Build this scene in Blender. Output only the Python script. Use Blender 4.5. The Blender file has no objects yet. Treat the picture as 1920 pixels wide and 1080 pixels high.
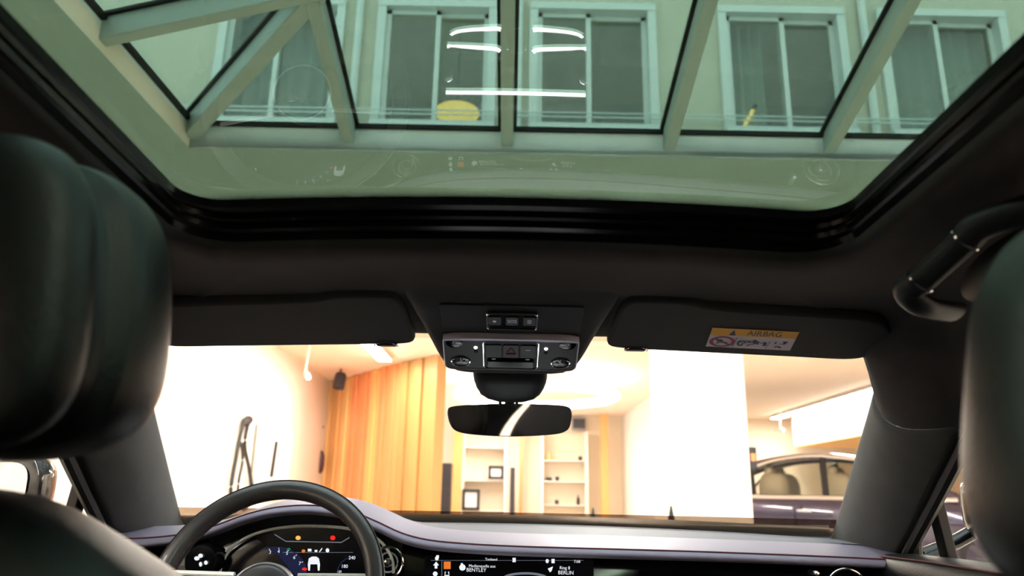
import bpy, bmesh, math, random
from mathutils import Vector, Matrix
random.seed(7)
V = Vector
H = 1.05                      # camera height above the showroom floor; all coordinates below are relative to the camera's height
col = bpy.context.scene.collection
# ------------------------------------------------------------------ camera model
FPX = 1400.0; PITCH = math.radians(15.56); ROLL = math.radians(1.1)
Fv = V((0, math.cos(PITCH), math.sin(PITCH))); U0 = V((0, -math.sin(PITCH), math.cos(PITCH))); R0 = V((1, 0, 0))
Rv = R0 * math.cos(ROLL) + U0 * math.sin(ROLL); Uv = U0 * math.cos(ROLL) - R0 * math.sin(ROLL)

def ray(px, py): return Fv * FPX + Rv * (px - 960) + Uv * (540 - py)
def onY(px, py, y): d = ray(px, py); return d * (y / d.y)
def onZ(px, py, z): d = ray(px, py); return d * (z / d.z)
def onX(px, py, x): d = ray(px, py); return d * (x / d.x)
def onS(px, py, S, t0=1e-4, t1=.02, n=1500):
    d = ray(px, py); pv = None; tp = t0
    for k in range(n + 1):
        t = t0 + (t1 - t0) * k / n; v = S(*(d * t))
        if pv is not None and pv * v <= 0:
            a, b = tp, t
            for _ in range(40):
                m = (a + b) / 2
                if pv * S(*(d * m)) <= 0: b = m
                else: a = m
            return d * a
        pv = v; tp = t
    return d * t1

# ------------------------------------------------------------------ helpers
def lin(c): return tuple(((x / 255) / 12.92 if x / 255 <= .04045 else ((x / 255 + .055) / 1.055) ** 2.4) for x in c)
def lerp(a, b, t): return a + (b - a) * t
def interp(tab, x):
    if x <= tab[0][0]: return tab[0][1]
    for (a, b), (c, d) in zip(tab, tab[1:]):
        if x <= c: return b + (d - b) * (x - a) / (c - a)
    return tab[-1][1]
def sinterp(tab, x):          # smooth (Catmull-Rom) interpolation of a table
    n = len(tab)
    if x <= tab[0][0]: return tab[0][1]
    if x >= tab[-1][0]: return tab[-1][1]
    for i in range(n - 1):
        if x <= tab[i + 1][0]:
            x0, y0 = tab[i]; x1, y1 = tab[i + 1]
            m0 = (tab[i + 1][1] - tab[i - 1][1]) / (tab[i + 1][0] - tab[i - 1][0]) if i > 0 else (y1 - y0) / (x1 - x0)
            m1 = (tab[i + 2][1] - y0) / (tab[i + 2][0] - x0) if i + 2 < n else (y1 - y0) / (x1 - x0)
            h = x1 - x0; t = (x - x0) / h
            return (2*t**3-3*t*t+1)*y0 + (t**3-2*t*t+t)*h*m0 + (-2*t**3+3*t*t)*y1 + (t**3-t*t)*h*m1
def crom(pts, n=8, closed=False):
    pts = [V(p) for p in pts]; out = []; m = len(pts)
    for i in range(m if closed else m - 1):
        g = (lambda k: pts[k % m]) if closed else (lambda k: pts[max(0, min(m - 1, k))])
        a, b, c, d = g(i - 1), g(i), g(i + 1), g(i + 2)
        for k in range(n):
            t = k / n
            out.append(.5 * ((2*b) + (c-a)*t + (2*a-5*b+4*c-d)*t*t + (3*b-a-3*c+d)*t**3))
    if not closed: out.append(pts[-1])
    return out
def resample(pts, n):
    L = [0.0]
    for a, b in zip(pts, pts[1:]): L.append(L[-1] + (V(b) - V(a)).length)
    out = []
    for k in range(n):
        s = L[-1] * k / (n - 1); i = 0
        while i < len(L) - 2 and L[i + 1] < s: i += 1
        t = (s - L[i]) / max(1e-9, L[i + 1] - L[i]); out.append(lerp(V(pts[i]), V(pts[i + 1]), min(1, max(0, t))))
    return out

class MB:
    def __init__(s): s.v = []; s.f = []
    def add(s, p): s.v.append(V(p)); return len(s.v) - 1
    def poly(s, pts): s.f.append([s.add(p) for p in pts]); return s
    def loft(s, rows, closed=False, cap=False, closed_rows=False):
        idx = [[s.add(p) for p in r] for r in rows]; m = len(rows[0])
        R = len(rows)
        for i in range(R if closed_rows else R - 1):
            for j in range(m if closed else m - 1):
                a, b = idx[i], idx[(i + 1) % R]
                s.f.append([a[j], a[(j + 1) % m], b[(j + 1) % m], b[j]])
        if cap: s.f.append(list(idx[0])); s.f.append(list(reversed(idx[-1])))
        return s
    def box(s, c, d, rot=None):
        c = V(c); h = V(d) / 2; P = []
        for x in (-1, 1):
            for y in (-1, 1):
                for z in (-1, 1):
                    q = V((x * h.x, y * h.y, z * h.z))
                    if rot is not None: q = rot @ q
                    P.append(s.add(c + q))
        for q in ((0, 1, 3, 2), (4, 6, 7, 5), (0, 4, 5, 1), (2, 3, 7, 6), (0, 2, 6, 4), (1, 5, 7, 3)): s.f.append([P[i] for i in q])
        return s
    def beam(s, a, b, w, h, up=(0, 0, 1)):
        a, b = V(a), V(b); t = (b - a).normalized(); sd = t.cross(V(up)).normalized(); u = sd.cross(t)
        rows = [[p + sd * x * w / 2 + u * y * h / 2 for x, y in ((-1, -1), (1, -1), (1, 1), (-1, 1))] for p in (a, b)]
        return s.loft(rows, closed=True, cap=True)
    def prism(s, pts, d):
        pts = [V(p) for p in pts]; d = V(d)
        return s.loft([pts, [p + d for p in pts]], closed=True, cap=True)
    def tube(s, pts, r, n=10, closed=False, flat=1.0, up=(0, 0, 1)):
        pts = [V(p) for p in pts]; rows = []; m = len(pts)
        for i, p in enumerate(pts):
            if closed: t = pts[(i + 1) % m] - pts[i - 1]
            else: t = pts[min(m - 1, i + 1)] - pts[max(0, i - 1)]
            t.normalize(); a = t.cross(V(up))
            if a.length < 1e-4: a = t.cross(V((1, .2, 0)))
            a.normalize(); b = a.cross(t); rr = r(i / (m - 1)) if callable(r) else r
            rows.append([p + a * math.cos(q) * rr + b * math.sin(q) * rr * flat for q in [2 * math.pi * k / n for k in range(n)]])
        return s.loft(rows, closed=True, cap=not closed, closed_rows=closed)
    def lathe(s, o, ax, prof, n=32, u=None):
        o = V(o); ax = V(ax).normalized(); u = V(u) if u else ax.orthogonal(); u = (u - ax * u.dot(ax)).normalized(); w = ax.cross(u)
        rows = [[o + ax * h + (u * math.cos(2 * math.pi * k / n) + w * math.sin(2 * math.pi * k / n)) * max(r, 1e-5) for k in range(n)] for r, h in prof]
        return s.loft(rows, closed=True, cap=True)
    def ell(s, c, r, n=20, m=12, p=1.0, q=1.0, rot=None):          # superellipsoid
        c = V(c); sg = lambda x, e: math.copysign(abs(x) ** e, x); rows = []
        for i in range(m + 1):
            la = -math.pi / 2 + math.pi * i / m; rr = []
            for k in range(n):
                lo = 2 * math.pi * k / n
                d = V((r[0] * sg(math.cos(la), p) * sg(math.cos(lo), q), r[1] * sg(math.cos(la), p) * sg(math.sin(lo), q), r[2] * sg(math.sin(la), p)))
                if rot is not None: d = rot @ d
                rr.append(c + d)
            rows.append(rr)
        return s.loft(rows, closed=True)
    def build(s, name, mat, parent=None, smooth=True, bevel=0, solid=0, sub=0, ang=38, loc=None, off=-1, segs=2):
        me = bpy.data.meshes.new(name)
        if parent is not None: o0 = V(parent['_o'])
        elif loc is not None: o0 = V(loc)
        else:
            xs = [p.x for p in s.v]; ys = [p.y for p in s.v]; zs = [p.z for p in s.v]
            o0 = V(((min(xs) + max(xs)) / 2, (min(ys) + max(ys)) / 2, min(zs)))
        me.from_pydata([tuple(p - o0) for p in s.v], [], s.f)
        bm = bmesh.new(); bm.from_mesh(me)
        bmesh.ops.remove_doubles(bm, verts=bm.verts, dist=2e-6)
        bmesh.ops.recalc_face_normals(bm, faces=bm.faces); bm.to_mesh(me); bm.free()
        if smooth:
            me.polygons.foreach_set('use_smooth', [True] * len(me.polygons)); me.set_sharp_from_angle(angle=math.radians(ang))
        me.materials.append(mat)
        o = bpy.data.objects.new(name, me); col.objects.link(o); o['_o'] = tuple(o0)
        if parent is not None: o.parent = parent
        else: o.location = o0 + V((0, 0, H))
        if bevel:
            b = o.modifiers.new('bevel', 'BEVEL'); b.width = bevel; b.segments = segs; b.limit_method = 'ANGLE'; b.angle_limit = math.radians(40)
        if sub:
            b = o.modifiers.new('subsurf', 'SUBSURF'); b.levels = sub; b.render_levels = sub
        if solid:
            b = o.modifiers.new('solid', 'SOLIDIFY'); b.thickness = solid; b.offset = off
        return o

def tag(o, label, cat, group=None, kind=None):
    o['label'] = label; o['category'] = cat
    if group: o['group'] = group
    if kind: o['kind'] = kind
    return o
def struct(o, label=None):
    o['kind'] = 'structure'
    if label: o['label'] = label
    return o
def thing(name, label, cat, loc, group=None, kind=None):
    o = bpy.data.objects.new(name, None); col.objects.link(o); o.empty_display_size = .05
    o.location = V(loc) + V((0, 0, H)); o['_o'] = tuple(loc)
    return tag(o, label, cat, group, kind)
def text_mesh(s, size):
    cu = bpy.data.curves.new('t', 'FONT'); cu.body = s; cu.size = size; cu.align_x = 'CENTER'; cu.align_y = 'CENTER'; cu.resolution_u = 3
    o = bpy.data.objects.new('t', cu); col.objects.link(o)
    dg = bpy.context.evaluated_depsgraph_get(); ev = o.evaluated_get(dg); me = ev.to_mesh()
    vs = [p.co.copy() for p in me.vertices]; fs = [list(p.vertices) for p in me.polygons]
    ev.to_mesh_clear(); bpy.data.objects.remove(o); bpy.data.curves.remove(cu)
    return vs, fs
def put_text(mb, s, size, fn):            # fn(a, b) -> point
    vs, fs = text_mesh(s, size); k = len(mb.v)
    for p in vs: mb.add(fn(p.x, p.y))
    for q in fs: mb.f.append([i + k for i in q])

# ------------------------------------------------------------------ materials
def mat(name, base, rough=.5, metal=0, spec=.5, bump=0, bscale=200, var=0, vscale=20, emit=None, estr=0, coat=0, sheen=0, stretch=None):
    m = bpy.data.materials.new(name); m.use_nodes = True; nt = m.node_tree; b = nt.nodes['Principled BSDF']
    b.inputs['Base Color'].default_value = (*base, 1); b.inputs['Roughness'].default_value = rough; b.inputs['Metallic'].default_value = metal
    b.inputs['Specular IOR Level'].default_value = spec; b.inputs['Coat Weight'].default_value = coat; b.inputs['Sheen Weight'].default_value = sheen
    if emit: b.inputs['Emission Color'].default_value = (*emit, 1); b.inputs['Emission Strength'].default_value = estr
    if bump or var:
        tc = nt.nodes.new('ShaderNodeTexCoord'); src = tc.outputs['Object']
        if stretch:
            mp = nt.nodes.new('ShaderNodeMapping'); mp.inputs['Scale'].default_value = stretch; nt.links.new(src, mp.inputs['Vector']); src = mp.outputs['Vector']
        if bump:
            n = nt.nodes.new('ShaderNodeTexNoise'); n.inputs['Scale'].default_value = bscale; n.inputs['Detail'].default_value = 3
            nt.links.new(src, n.inputs['Vector']); bp = nt.nodes.new('ShaderNodeBump'); bp.inputs['Strength'].default_value = bump; bp.inputs['Distance'].default_value = .002
            nt.links.new(n.outputs['Fac'], bp.inputs['Height']); nt.links.new(bp.outputs['Normal'], b.inputs['Normal'])
        if var:
            n = nt.nodes.new('ShaderNodeTexNoise'); n.inputs['Scale'].default_value = vscale; n.inputs['Detail'].default_value = 4
            nt.links.new(src, n.inputs['Vector']); mx = nt.nodes.new('ShaderNodeMix'); mx.data_type = 'RGBA'
            mx.inputs[6].default_value = (*[c * (1 - var) for c in base], 1); mx.inputs[7].default_value = (*[min(1, c * (1 + var)) for c in base], 1)
            nt.links.new(n.outputs['Fac'], mx.inputs[0]); nt.links.new(mx.outputs[2], b.inputs['Base Color'])
    return m
def glass(name, tint, refl=1.0, ior=1.5):
    m = bpy.data.materials.new(name); m.use_nodes = True; nt = m.node_tree
    nt.nodes.remove(nt.nodes['Principled BSDF']); out = nt.nodes['Material Output']
    t = nt.nodes.new('ShaderNodeBsdfTransparent'); t.inputs['Color'].default_value = (*tint, 1)
    g = nt.nodes.new('ShaderNodeBsdfGlossy'); g.inputs['Roughness'].default_value = 0.0
    fr = nt.nodes.new('ShaderNodeFresnel'); fr.inputs['IOR'].default_value = ior
    geo = nt.nodes.new('ShaderNodeNewGeometry')                     # same reflectance from both faces of a thin pane
    vm = nt.nodes.new('ShaderNodeVectorMath'); vm.operation = 'DOT_PRODUCT'
    nt.links.new(geo.outputs['Normal'], vm.inputs[0]); nt.links.new(geo.outputs['Incoming'], vm.inputs[1])
    a = nt.nodes.new('ShaderNodeMath'); a.operation = 'ABSOLUTE'; nt.links.new(vm.outputs['Value'], a.inputs[0])
    s1 = nt.nodes.new('ShaderNodeMath'); s1.operation = 'SUBTRACT'; s1.inputs[0].default_value = 1; nt.links.new(a.outputs[0], s1.inputs[1])
    pw = nt.nodes.new('ShaderNodeMath'); pw.operation = 'POWER'; pw.inputs[1].default_value = 5; nt.links.new(s1.outputs[0], pw.inputs[0])
    ma = nt.nodes.new('ShaderNodeMath'); ma.operation = 'MULTIPLY_ADD'; ma.inputs[1].default_value = .96 * refl; ma.inputs[2].default_value = .04 * refl
    nt.links.new(pw.outputs[0], ma.inputs[0]); nt.nodes.remove(fr)
    mx = nt.nodes.new('ShaderNodeMixShader'); nt.links.new(ma.outputs[0], mx.inputs[0]); nt.links.new(t.outputs[0], mx.inputs[1]); nt.links.new(g.outputs[0], mx.inputs[2])
    nt.links.new(mx.outputs[0], out.inputs['Surface']); return m
def emis(name, c, s):
    m = bpy.data.materials.new(name); m.use_nodes = True; nt = m.node_tree; nt.nodes.remove(nt.nodes['Principled BSDF'])
    e = nt.nodes.new('ShaderNodeEmission'); e.inputs['Color'].default_value = (*c, 1); e.inputs['Strength'].default_value = s
    nt.links.new(e.outputs[0], nt.nodes['Material Output'].inputs['Surface']); return m

M = dict(
    suede=mat('charcoal suede', (.031, .0275, .0285), .95, spec=.15, bump=.5, bscale=900, var=.3, vscale=14, sheen=.08),
    pillar=mat('pillar suede', (.050, .050, .050), .9, spec=.2, bump=.4, bscale=900, var=.25, vscale=18, sheen=.1),
    visor=mat('visor fabric', (.030, .030, .031), .85, spec=.2, bump=.3, bscale=1500),
    housing=mat('console housing', (.034, .034, .035), .7, spec=.25, bump=.25, bscale=1200),
    gloss=mat('gloss black', (.004, .004, .005), .12, spec=.35),
    frame=mat('roof frame black', (.003, .003, .003), .22, spec=.15),
    plastic=mat('black plastic', (.012, .012, .013), .45, spec=.35),
    seatl=mat('seat leather', (.005, .0055, .006), .40, spec=.4, bump=.3, bscale=450),
    leather=mat('black leather', (.008, .0085, .009), .5, spec=.3, bump=.35, bscale=450),
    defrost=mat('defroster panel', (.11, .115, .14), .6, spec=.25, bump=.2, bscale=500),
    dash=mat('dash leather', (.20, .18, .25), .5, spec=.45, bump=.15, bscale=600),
    wheel=mat('wheel leather', (.045, .044, .048), .45, spec=.5, bump=.15, bscale=800, coat=.35),
    silver=mat('silver trim', (.92, .92, .90), .3, 0, coat=.6),
    chrome=mat('chrome', (.85, .85, .87), .12, 1),
    satin=mat('satin aluminium', (.60, .57, .68), .42, .5),
    panel=mat('console dark satin', (.045, .045, .05), .4, .3, bump=.1, bscale=600),
    veneer=mat('dark pinstripe veneer', (.022, .022, .024), .5, spec=.3, bump=.6, bscale=60, stretch=(2, 90, 90)),
    stitch=mat('dark red stitching', (.10, .012, .018), .7, bump=.6, bscale=700),
    carpet=mat('cabin carpet', (.01, .01, .011), .95, bump=.6, bscale=400),
    rubber=mat('seal rubber', (.008, .008, .008), .55, spec=.3),
    mirror=mat('mirror silver', (.8, .8, .82), .02, 1),
    screen=mat('screen black', (.004, .004, .007), .2, spec=.3),
    lit_white=emis('display white', (.9, .93, 1), 1.0),
    lit_grey=emis('display grey', (.8, .85, 1), .22),
    lit_red=emis('display red', (1, .03, .02), .9),
    lit_amber=emis('display amber', (1, .55, .1), 1.0),
    lit_orange=emis('display orange', (1, .25, .04), .8),
    lit_green=emis('display green', (.02, .6, .15), .5),
    lit_navy=emis('display navy', (.06, .07, .2), .25),
    led=emis('ambient strip', (.95, 1, .97), 15),  # emission added to vent trim so its roof-glass reflection shows white
    lensled=emis('reading lamp led', (1, 1, 1), 1.2),
    yellow=mat('label yellow', lin((235, 175, 60)), .55, spec=.2),
    paper=mat('label white', lin((215, 205, 215)), .55, spec=.2),
    ink=mat('label black ink', (.02, .02, .03), .6),
    redink=mat('label red ink', lin((150, 30, 60)), .6),
    roofglass=glass('tinted roof glass', (.51, .61, .555), 1.7),
    clear=glass('windscreen glass', (.96, .97, .965), .45),
    pane=glass('skylight pane', (.93, .96, .95), .7),
    facpane=glass('facade pane', (.80, .84, .82), 1.6),
    privacy=glass('privacy glass', (.16, .17, .17), .8),
    frit=glass('windscreen ceramic band', (.25, .2, .16), .45),
    white=mat('white plaster', (.86, .80, .72), .85, bump=.1, bscale=30, var=.02, vscale=2),
    warmwall=mat('cream plaster', (.86, .74, .58), .85, bump=.1, bscale=30, var=.02, vscale=2),
    ceil=mat('peach ceiling paint', (.90, .77, .64), .85, bump=.05, bscale=40),
    soffit=mat('sage soffit', (.29, .385, .365), .9, bump=.1, bscale=30),  # green cast of the glass put into a cream soffit
    wood4=mat('light oak panel', lin((172, 130, 76)), .5, bump=.2, bscale=30, var=.12, vscale=5, stretch=(6, 6, .5)),
    wood1=mat('honey wood slat', lin((232, 176, 108)), .5, bump=.2, bscale=30, var=.18, vscale=6, stretch=(6, 6, .5)),
    wood2=mat('orange wood slat', lin((230, 146, 92)), .5, bump=.2, bscale=30, var=.18, vscale=6, stretch=(6, 6, .5)),
    wood3=mat('pale wood slat', lin((236, 190, 125)), .5, bump=.2, bscale=30, var=.15, vscale=6, stretch=(6, 6, .5)),
    curbm=mat('skylight curb paint', (.84, .93, .95), .5, bump=.05, bscale=80),  # lit copy of the bar material; light on the curb put into colour
    alu=mat('skylight aluminium', (.31, .38, .36), .5, .1, bump=.05, bscale=80),
    facade=mat('facade render', (.50, .475, .38), .9, bump=.2, bscale=25, var=.06, vscale=3),
    facframe=mat('facade window frame', (.60, .625, .60), .5, bump=.05, bscale=60),
    curtain=mat('grey curtain', (.50, .52, .48), .9, bump=.2, bscale=80),
    room=mat('dim room wall', (.42, .42, .38), .9, bump=.1, bscale=20),
    roofing=mat('roofing felt', (.45, .45, .43), .9, bump=.4, bscale=40),
    floor=mat('polished floor tile', (.62, .55, .47), .15, spec=.5, bump=.02, bscale=8),
    strip=emis('strip light', (1, .92, .83), 95),
    ring=emis('ring light', (1, .95, .88), 12),
    cable=mat('black charging cable', (.012, .012, .012), .5, bump=.1, bscale=200),
    whiteplastic=mat('white plastic', (.8, .78, .75), .4, bump=.05, bscale=200),
    darkmetal=mat('dark metal', (.03, .03, .035), .4, .4, bump=.1, bscale=200),
    paint=mat('purple metallic paint', (.022, .012, .042), .22, .35, coat=1, bump=.02, bscale=900),
    cream=mat('cream leather', (.62, .52, .38), .5, bump=.2, bscale=300),
    tyre=mat('tyre rubber', (.015, .015, .015), .8, bump=.3, bscale=100),
    carglass=glass('car side glass', (.72, .74, .70), .9),
    lampshade=mat('lamp shade', lin((225, 170, 70)), .8, emit=(1, .55, .13), estr=4, bump=.1, bscale=60),
)

# ================================================================== OWN CAR
def Zg(x, y): return .36 - .049 * y - .09 * x * x
NS = 60
def Uhalf(a, b, c, back=-.85):            # right half: from the back, round the front corner, to the middle
    side = [V((a, lerp(back, b - c, k / 26), 0)) for k in range(27)]
    arc = [V((a - c + c * math.cos(q), b - c + c * math.sin(q), 0)) for q in [math.pi / 2 * k / 14 for k in range(1, 15)]]
    front = [V((lerp(a - c, 0, k / 19), b, 0)) for k in range(1, 20)]
    return side + arc + front
def both(half):                            # mirror a right half into one full row, left to right
    return [V((-p.x, p.y, p.z)) for p in half] + [p for p in reversed(half[:-1])]
def Urow(a, b, c, dz):
    return both([V((p.x, p.y, Zg(p.x, p.y) - dz)) for p in Uhalf(a, b, c)])

# --- panoramic roof
t = thing('panoramic_roof', 'large green-tinted glass roof panel in a glossy black frame overhead', 'glass roof', (0, 0, .30))
rows = []
for i in range(29):
    y = lerp(-.86, .82, i / 28); rows.append([V((x, y, Zg(x, y) + .003)) for x in [lerp(-.39, .39, k / 24) for k in range(25)]])
MB().loft(rows).build('glass_panel', M['roofglass'], t, solid=.004, off=1)
fr = MB().loft([Urow(.365, .785, .048, -.0027), Urow(.366, .787, .049, .006), Urow(.368, .801, .052, .0075), Urow(.369, .803, .053, .0125),
                Urow(.372, .815, .056, .0135), Urow(.373, .817, .057, .019), Urow(.376, .828, .060, .021), Urow(.378, .833, .062, .028)])
fr.build('roof_frame', M['frame'], t, ang=25)

# --- pillar surfaces (right side; left by mirroring)
Wp = [V((.607, 1.219, .206)), V((.654, 1.405, .121)), V((.712, 1.640, .012)), V((.764, 1.859, -.092))]
Sp = [V((.650, 1.075, .108)), V((.690, 1.24, .030)), V((.731, 1.42, -.055)), V((.768, 1.585, -.135))]
def along(P, t):
    q = [(i / 3, 0) for i in range(4)]
    return V([sinterp([(i / 3, P[i][k]) for i in range(4)], t) if 0 <= t <= 1 else P[0][k] + (P[1][k] - P[0][k]) * 3 * t for k in range(3)])
def pillar(t, k):                          # k 0..1 across, from the windscreen edge to the door seal
    a, b = along(Wp, t), along(Sp, t)
    n = V((-.80, -.55, -.05)).normalized()
    return lerp(a, b, k) + n * .040 * (math.sin(math.pi * k) ** .8 if 0 < k < 1 else 0) * (1 if k < .5 else 1)
def seam_t(k): return .10 - .10 * k + .10 * math.sin(math.pi * k)

# --- headliner
rail = crom([(.625, -.85, .115), (.630, .2, .125), (.636, .6, .128), (.645, .88, .122), (.650, 1.075, .108)], 8)
seam = [pillar(seam_t(k), k) for k in [1 - i / 12 for i in range(13)]]
head = crom([seam[-1], (.604, 1.195, .226), (.575, 1.180, .250), (.40, 1.205, .258), (.2, 1.217, .258), (0, 1.219, .258)], 8)
Ohalf = resample(rail, 27) + resample(seam + head[:9], 15)[1:] + resample(head[8:], 20)[1:]
O = both(Ohalf)
r0 = Urow(.3785, .834, .063, .0285); r1 = Urow(.385, .842, .070, .0365); r2 = Urow(.398, .874, .085, .0385); r3 = Urow(.425, .915, .11, .032)
hr = [r0, r1, r2, r3]; NP = len(O)
for f in (.2, .4, .6, .75, .86, .93, .97):
    row = []
    for i in range(NP):
        a, b = r3[i], O[i]; s = min(1, max(0, (abs(a.x) - .18) / .2)); p = lerp(a, b, f); ex = 2.6 + 3.8 * min(1, max(0, (p.y - .82) / .16)); p.z = lerp(lerp(a.z, b.z, f ** 1.0), lerp(a.z, b.z, f ** ex), s); row.append(p)
    hr.append(row)
hr.append(O)
o = MB().loft(hr).build('headliner', M['suede'], ang=50, solid=.004, off=1)
tag(o, 'dark suede headliner surrounding the glass roof above the windscreen', 'headliner')

skin = [Urow(.386, .8195, .06, -.008)] + [[V((p.x * 1.012, p.y + (.012 if p.y > .9 else 0), p.z + .024)) for p in row] for row in hr[3:]]
struct(MB().loft(skin).build('roof_skin', M['paint'], ang=60, solid=.002), 'painted outer roof skin around the glass roof')
# --- windscreen pillars
def WS(x, y, z): return z - (.243 - .43 * (y + .22 * x * x - 1.22))
for sx in (1, -1):
    mir = lambda p: V((p.x * sx, p.y, p.z))
    mb = MB(); rows = []
    for i in range(25):
        rr = []
        for j in range(17):
            k = j / 16; t0 = seam_t(k) + .008; rr.append(mir(pillar(lerp(t0, 1.12, i / 24), k)))
        rows.append(rr)
    mb.loft(rows)
    t = thing('pillar_trim', ('grey suede windscreen pillar trim beside the passenger side of the dashboard, purple car behind it' if sx > 0 else 'grey suede windscreen pillar trim behind the driver headrest, left of the steering wheel'), 'pillar', mir(V((.74, 1.6, -.14))), 'windscreen pillar trims')
    mb.build('trim_panel', M['pillar'], t, ang=60, solid=.004, off=1)
    # rolled outer flange running down the door side
    mb = MB(); mb.tube([mir(along(Sp, q / 12) + V((.006, -.009, -.004))) for q in range(13)], .010, 8)
    mb.build('door_seal', M['rubber'], t)

# --- windscreen
t = thing('windscreen', 'clear windscreen glass between the dark pillars, above the dashboard', 'windscreen', (0, 1.9, -.1))
rows = []
for i in range(17):
    f = i / 16; rr = []
    for j in range(33):
        u = j / 32 * 2 - 1; xw = lerp(.61, .775, f); x = xw * u
        y = lerp(1.2, 1.97, f) - .22 * x * x + (.10 if f > 2 else 0); y = y + .0
        rr.append(V((x, y, .247 - .43 * (y + .22 * x * x - 1.22))))
    rows.append(rr)
MB().loft(rows).build('glass_pane', M['clear'], t)
mb = MB(); mb.loft([[p + V((0, -.004, -.004)) for p in lerprow] for lerprow in rows[-3:]])
mb.build('ceramic_band', M['frit'], t)

# --- cowl outside
rows = []
for y, z in ((1.96, -.10), (2.00, -.066), (2.06, -.056), (2.14, -.054), (2.20, -.062), (2.22, -.12)):
    rows.append([V((x, y - .2 * x * x, z - .02 * x * x)) for x in [lerp(-.85, .85, k / 24) for k in range(25)]])
o = MB().loft(rows).build('cowl_panel', M['plastic'], solid=.004)
tag(o, 'dark cowl strip outside along the foot of the windscreen', 'cowl')

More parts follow.
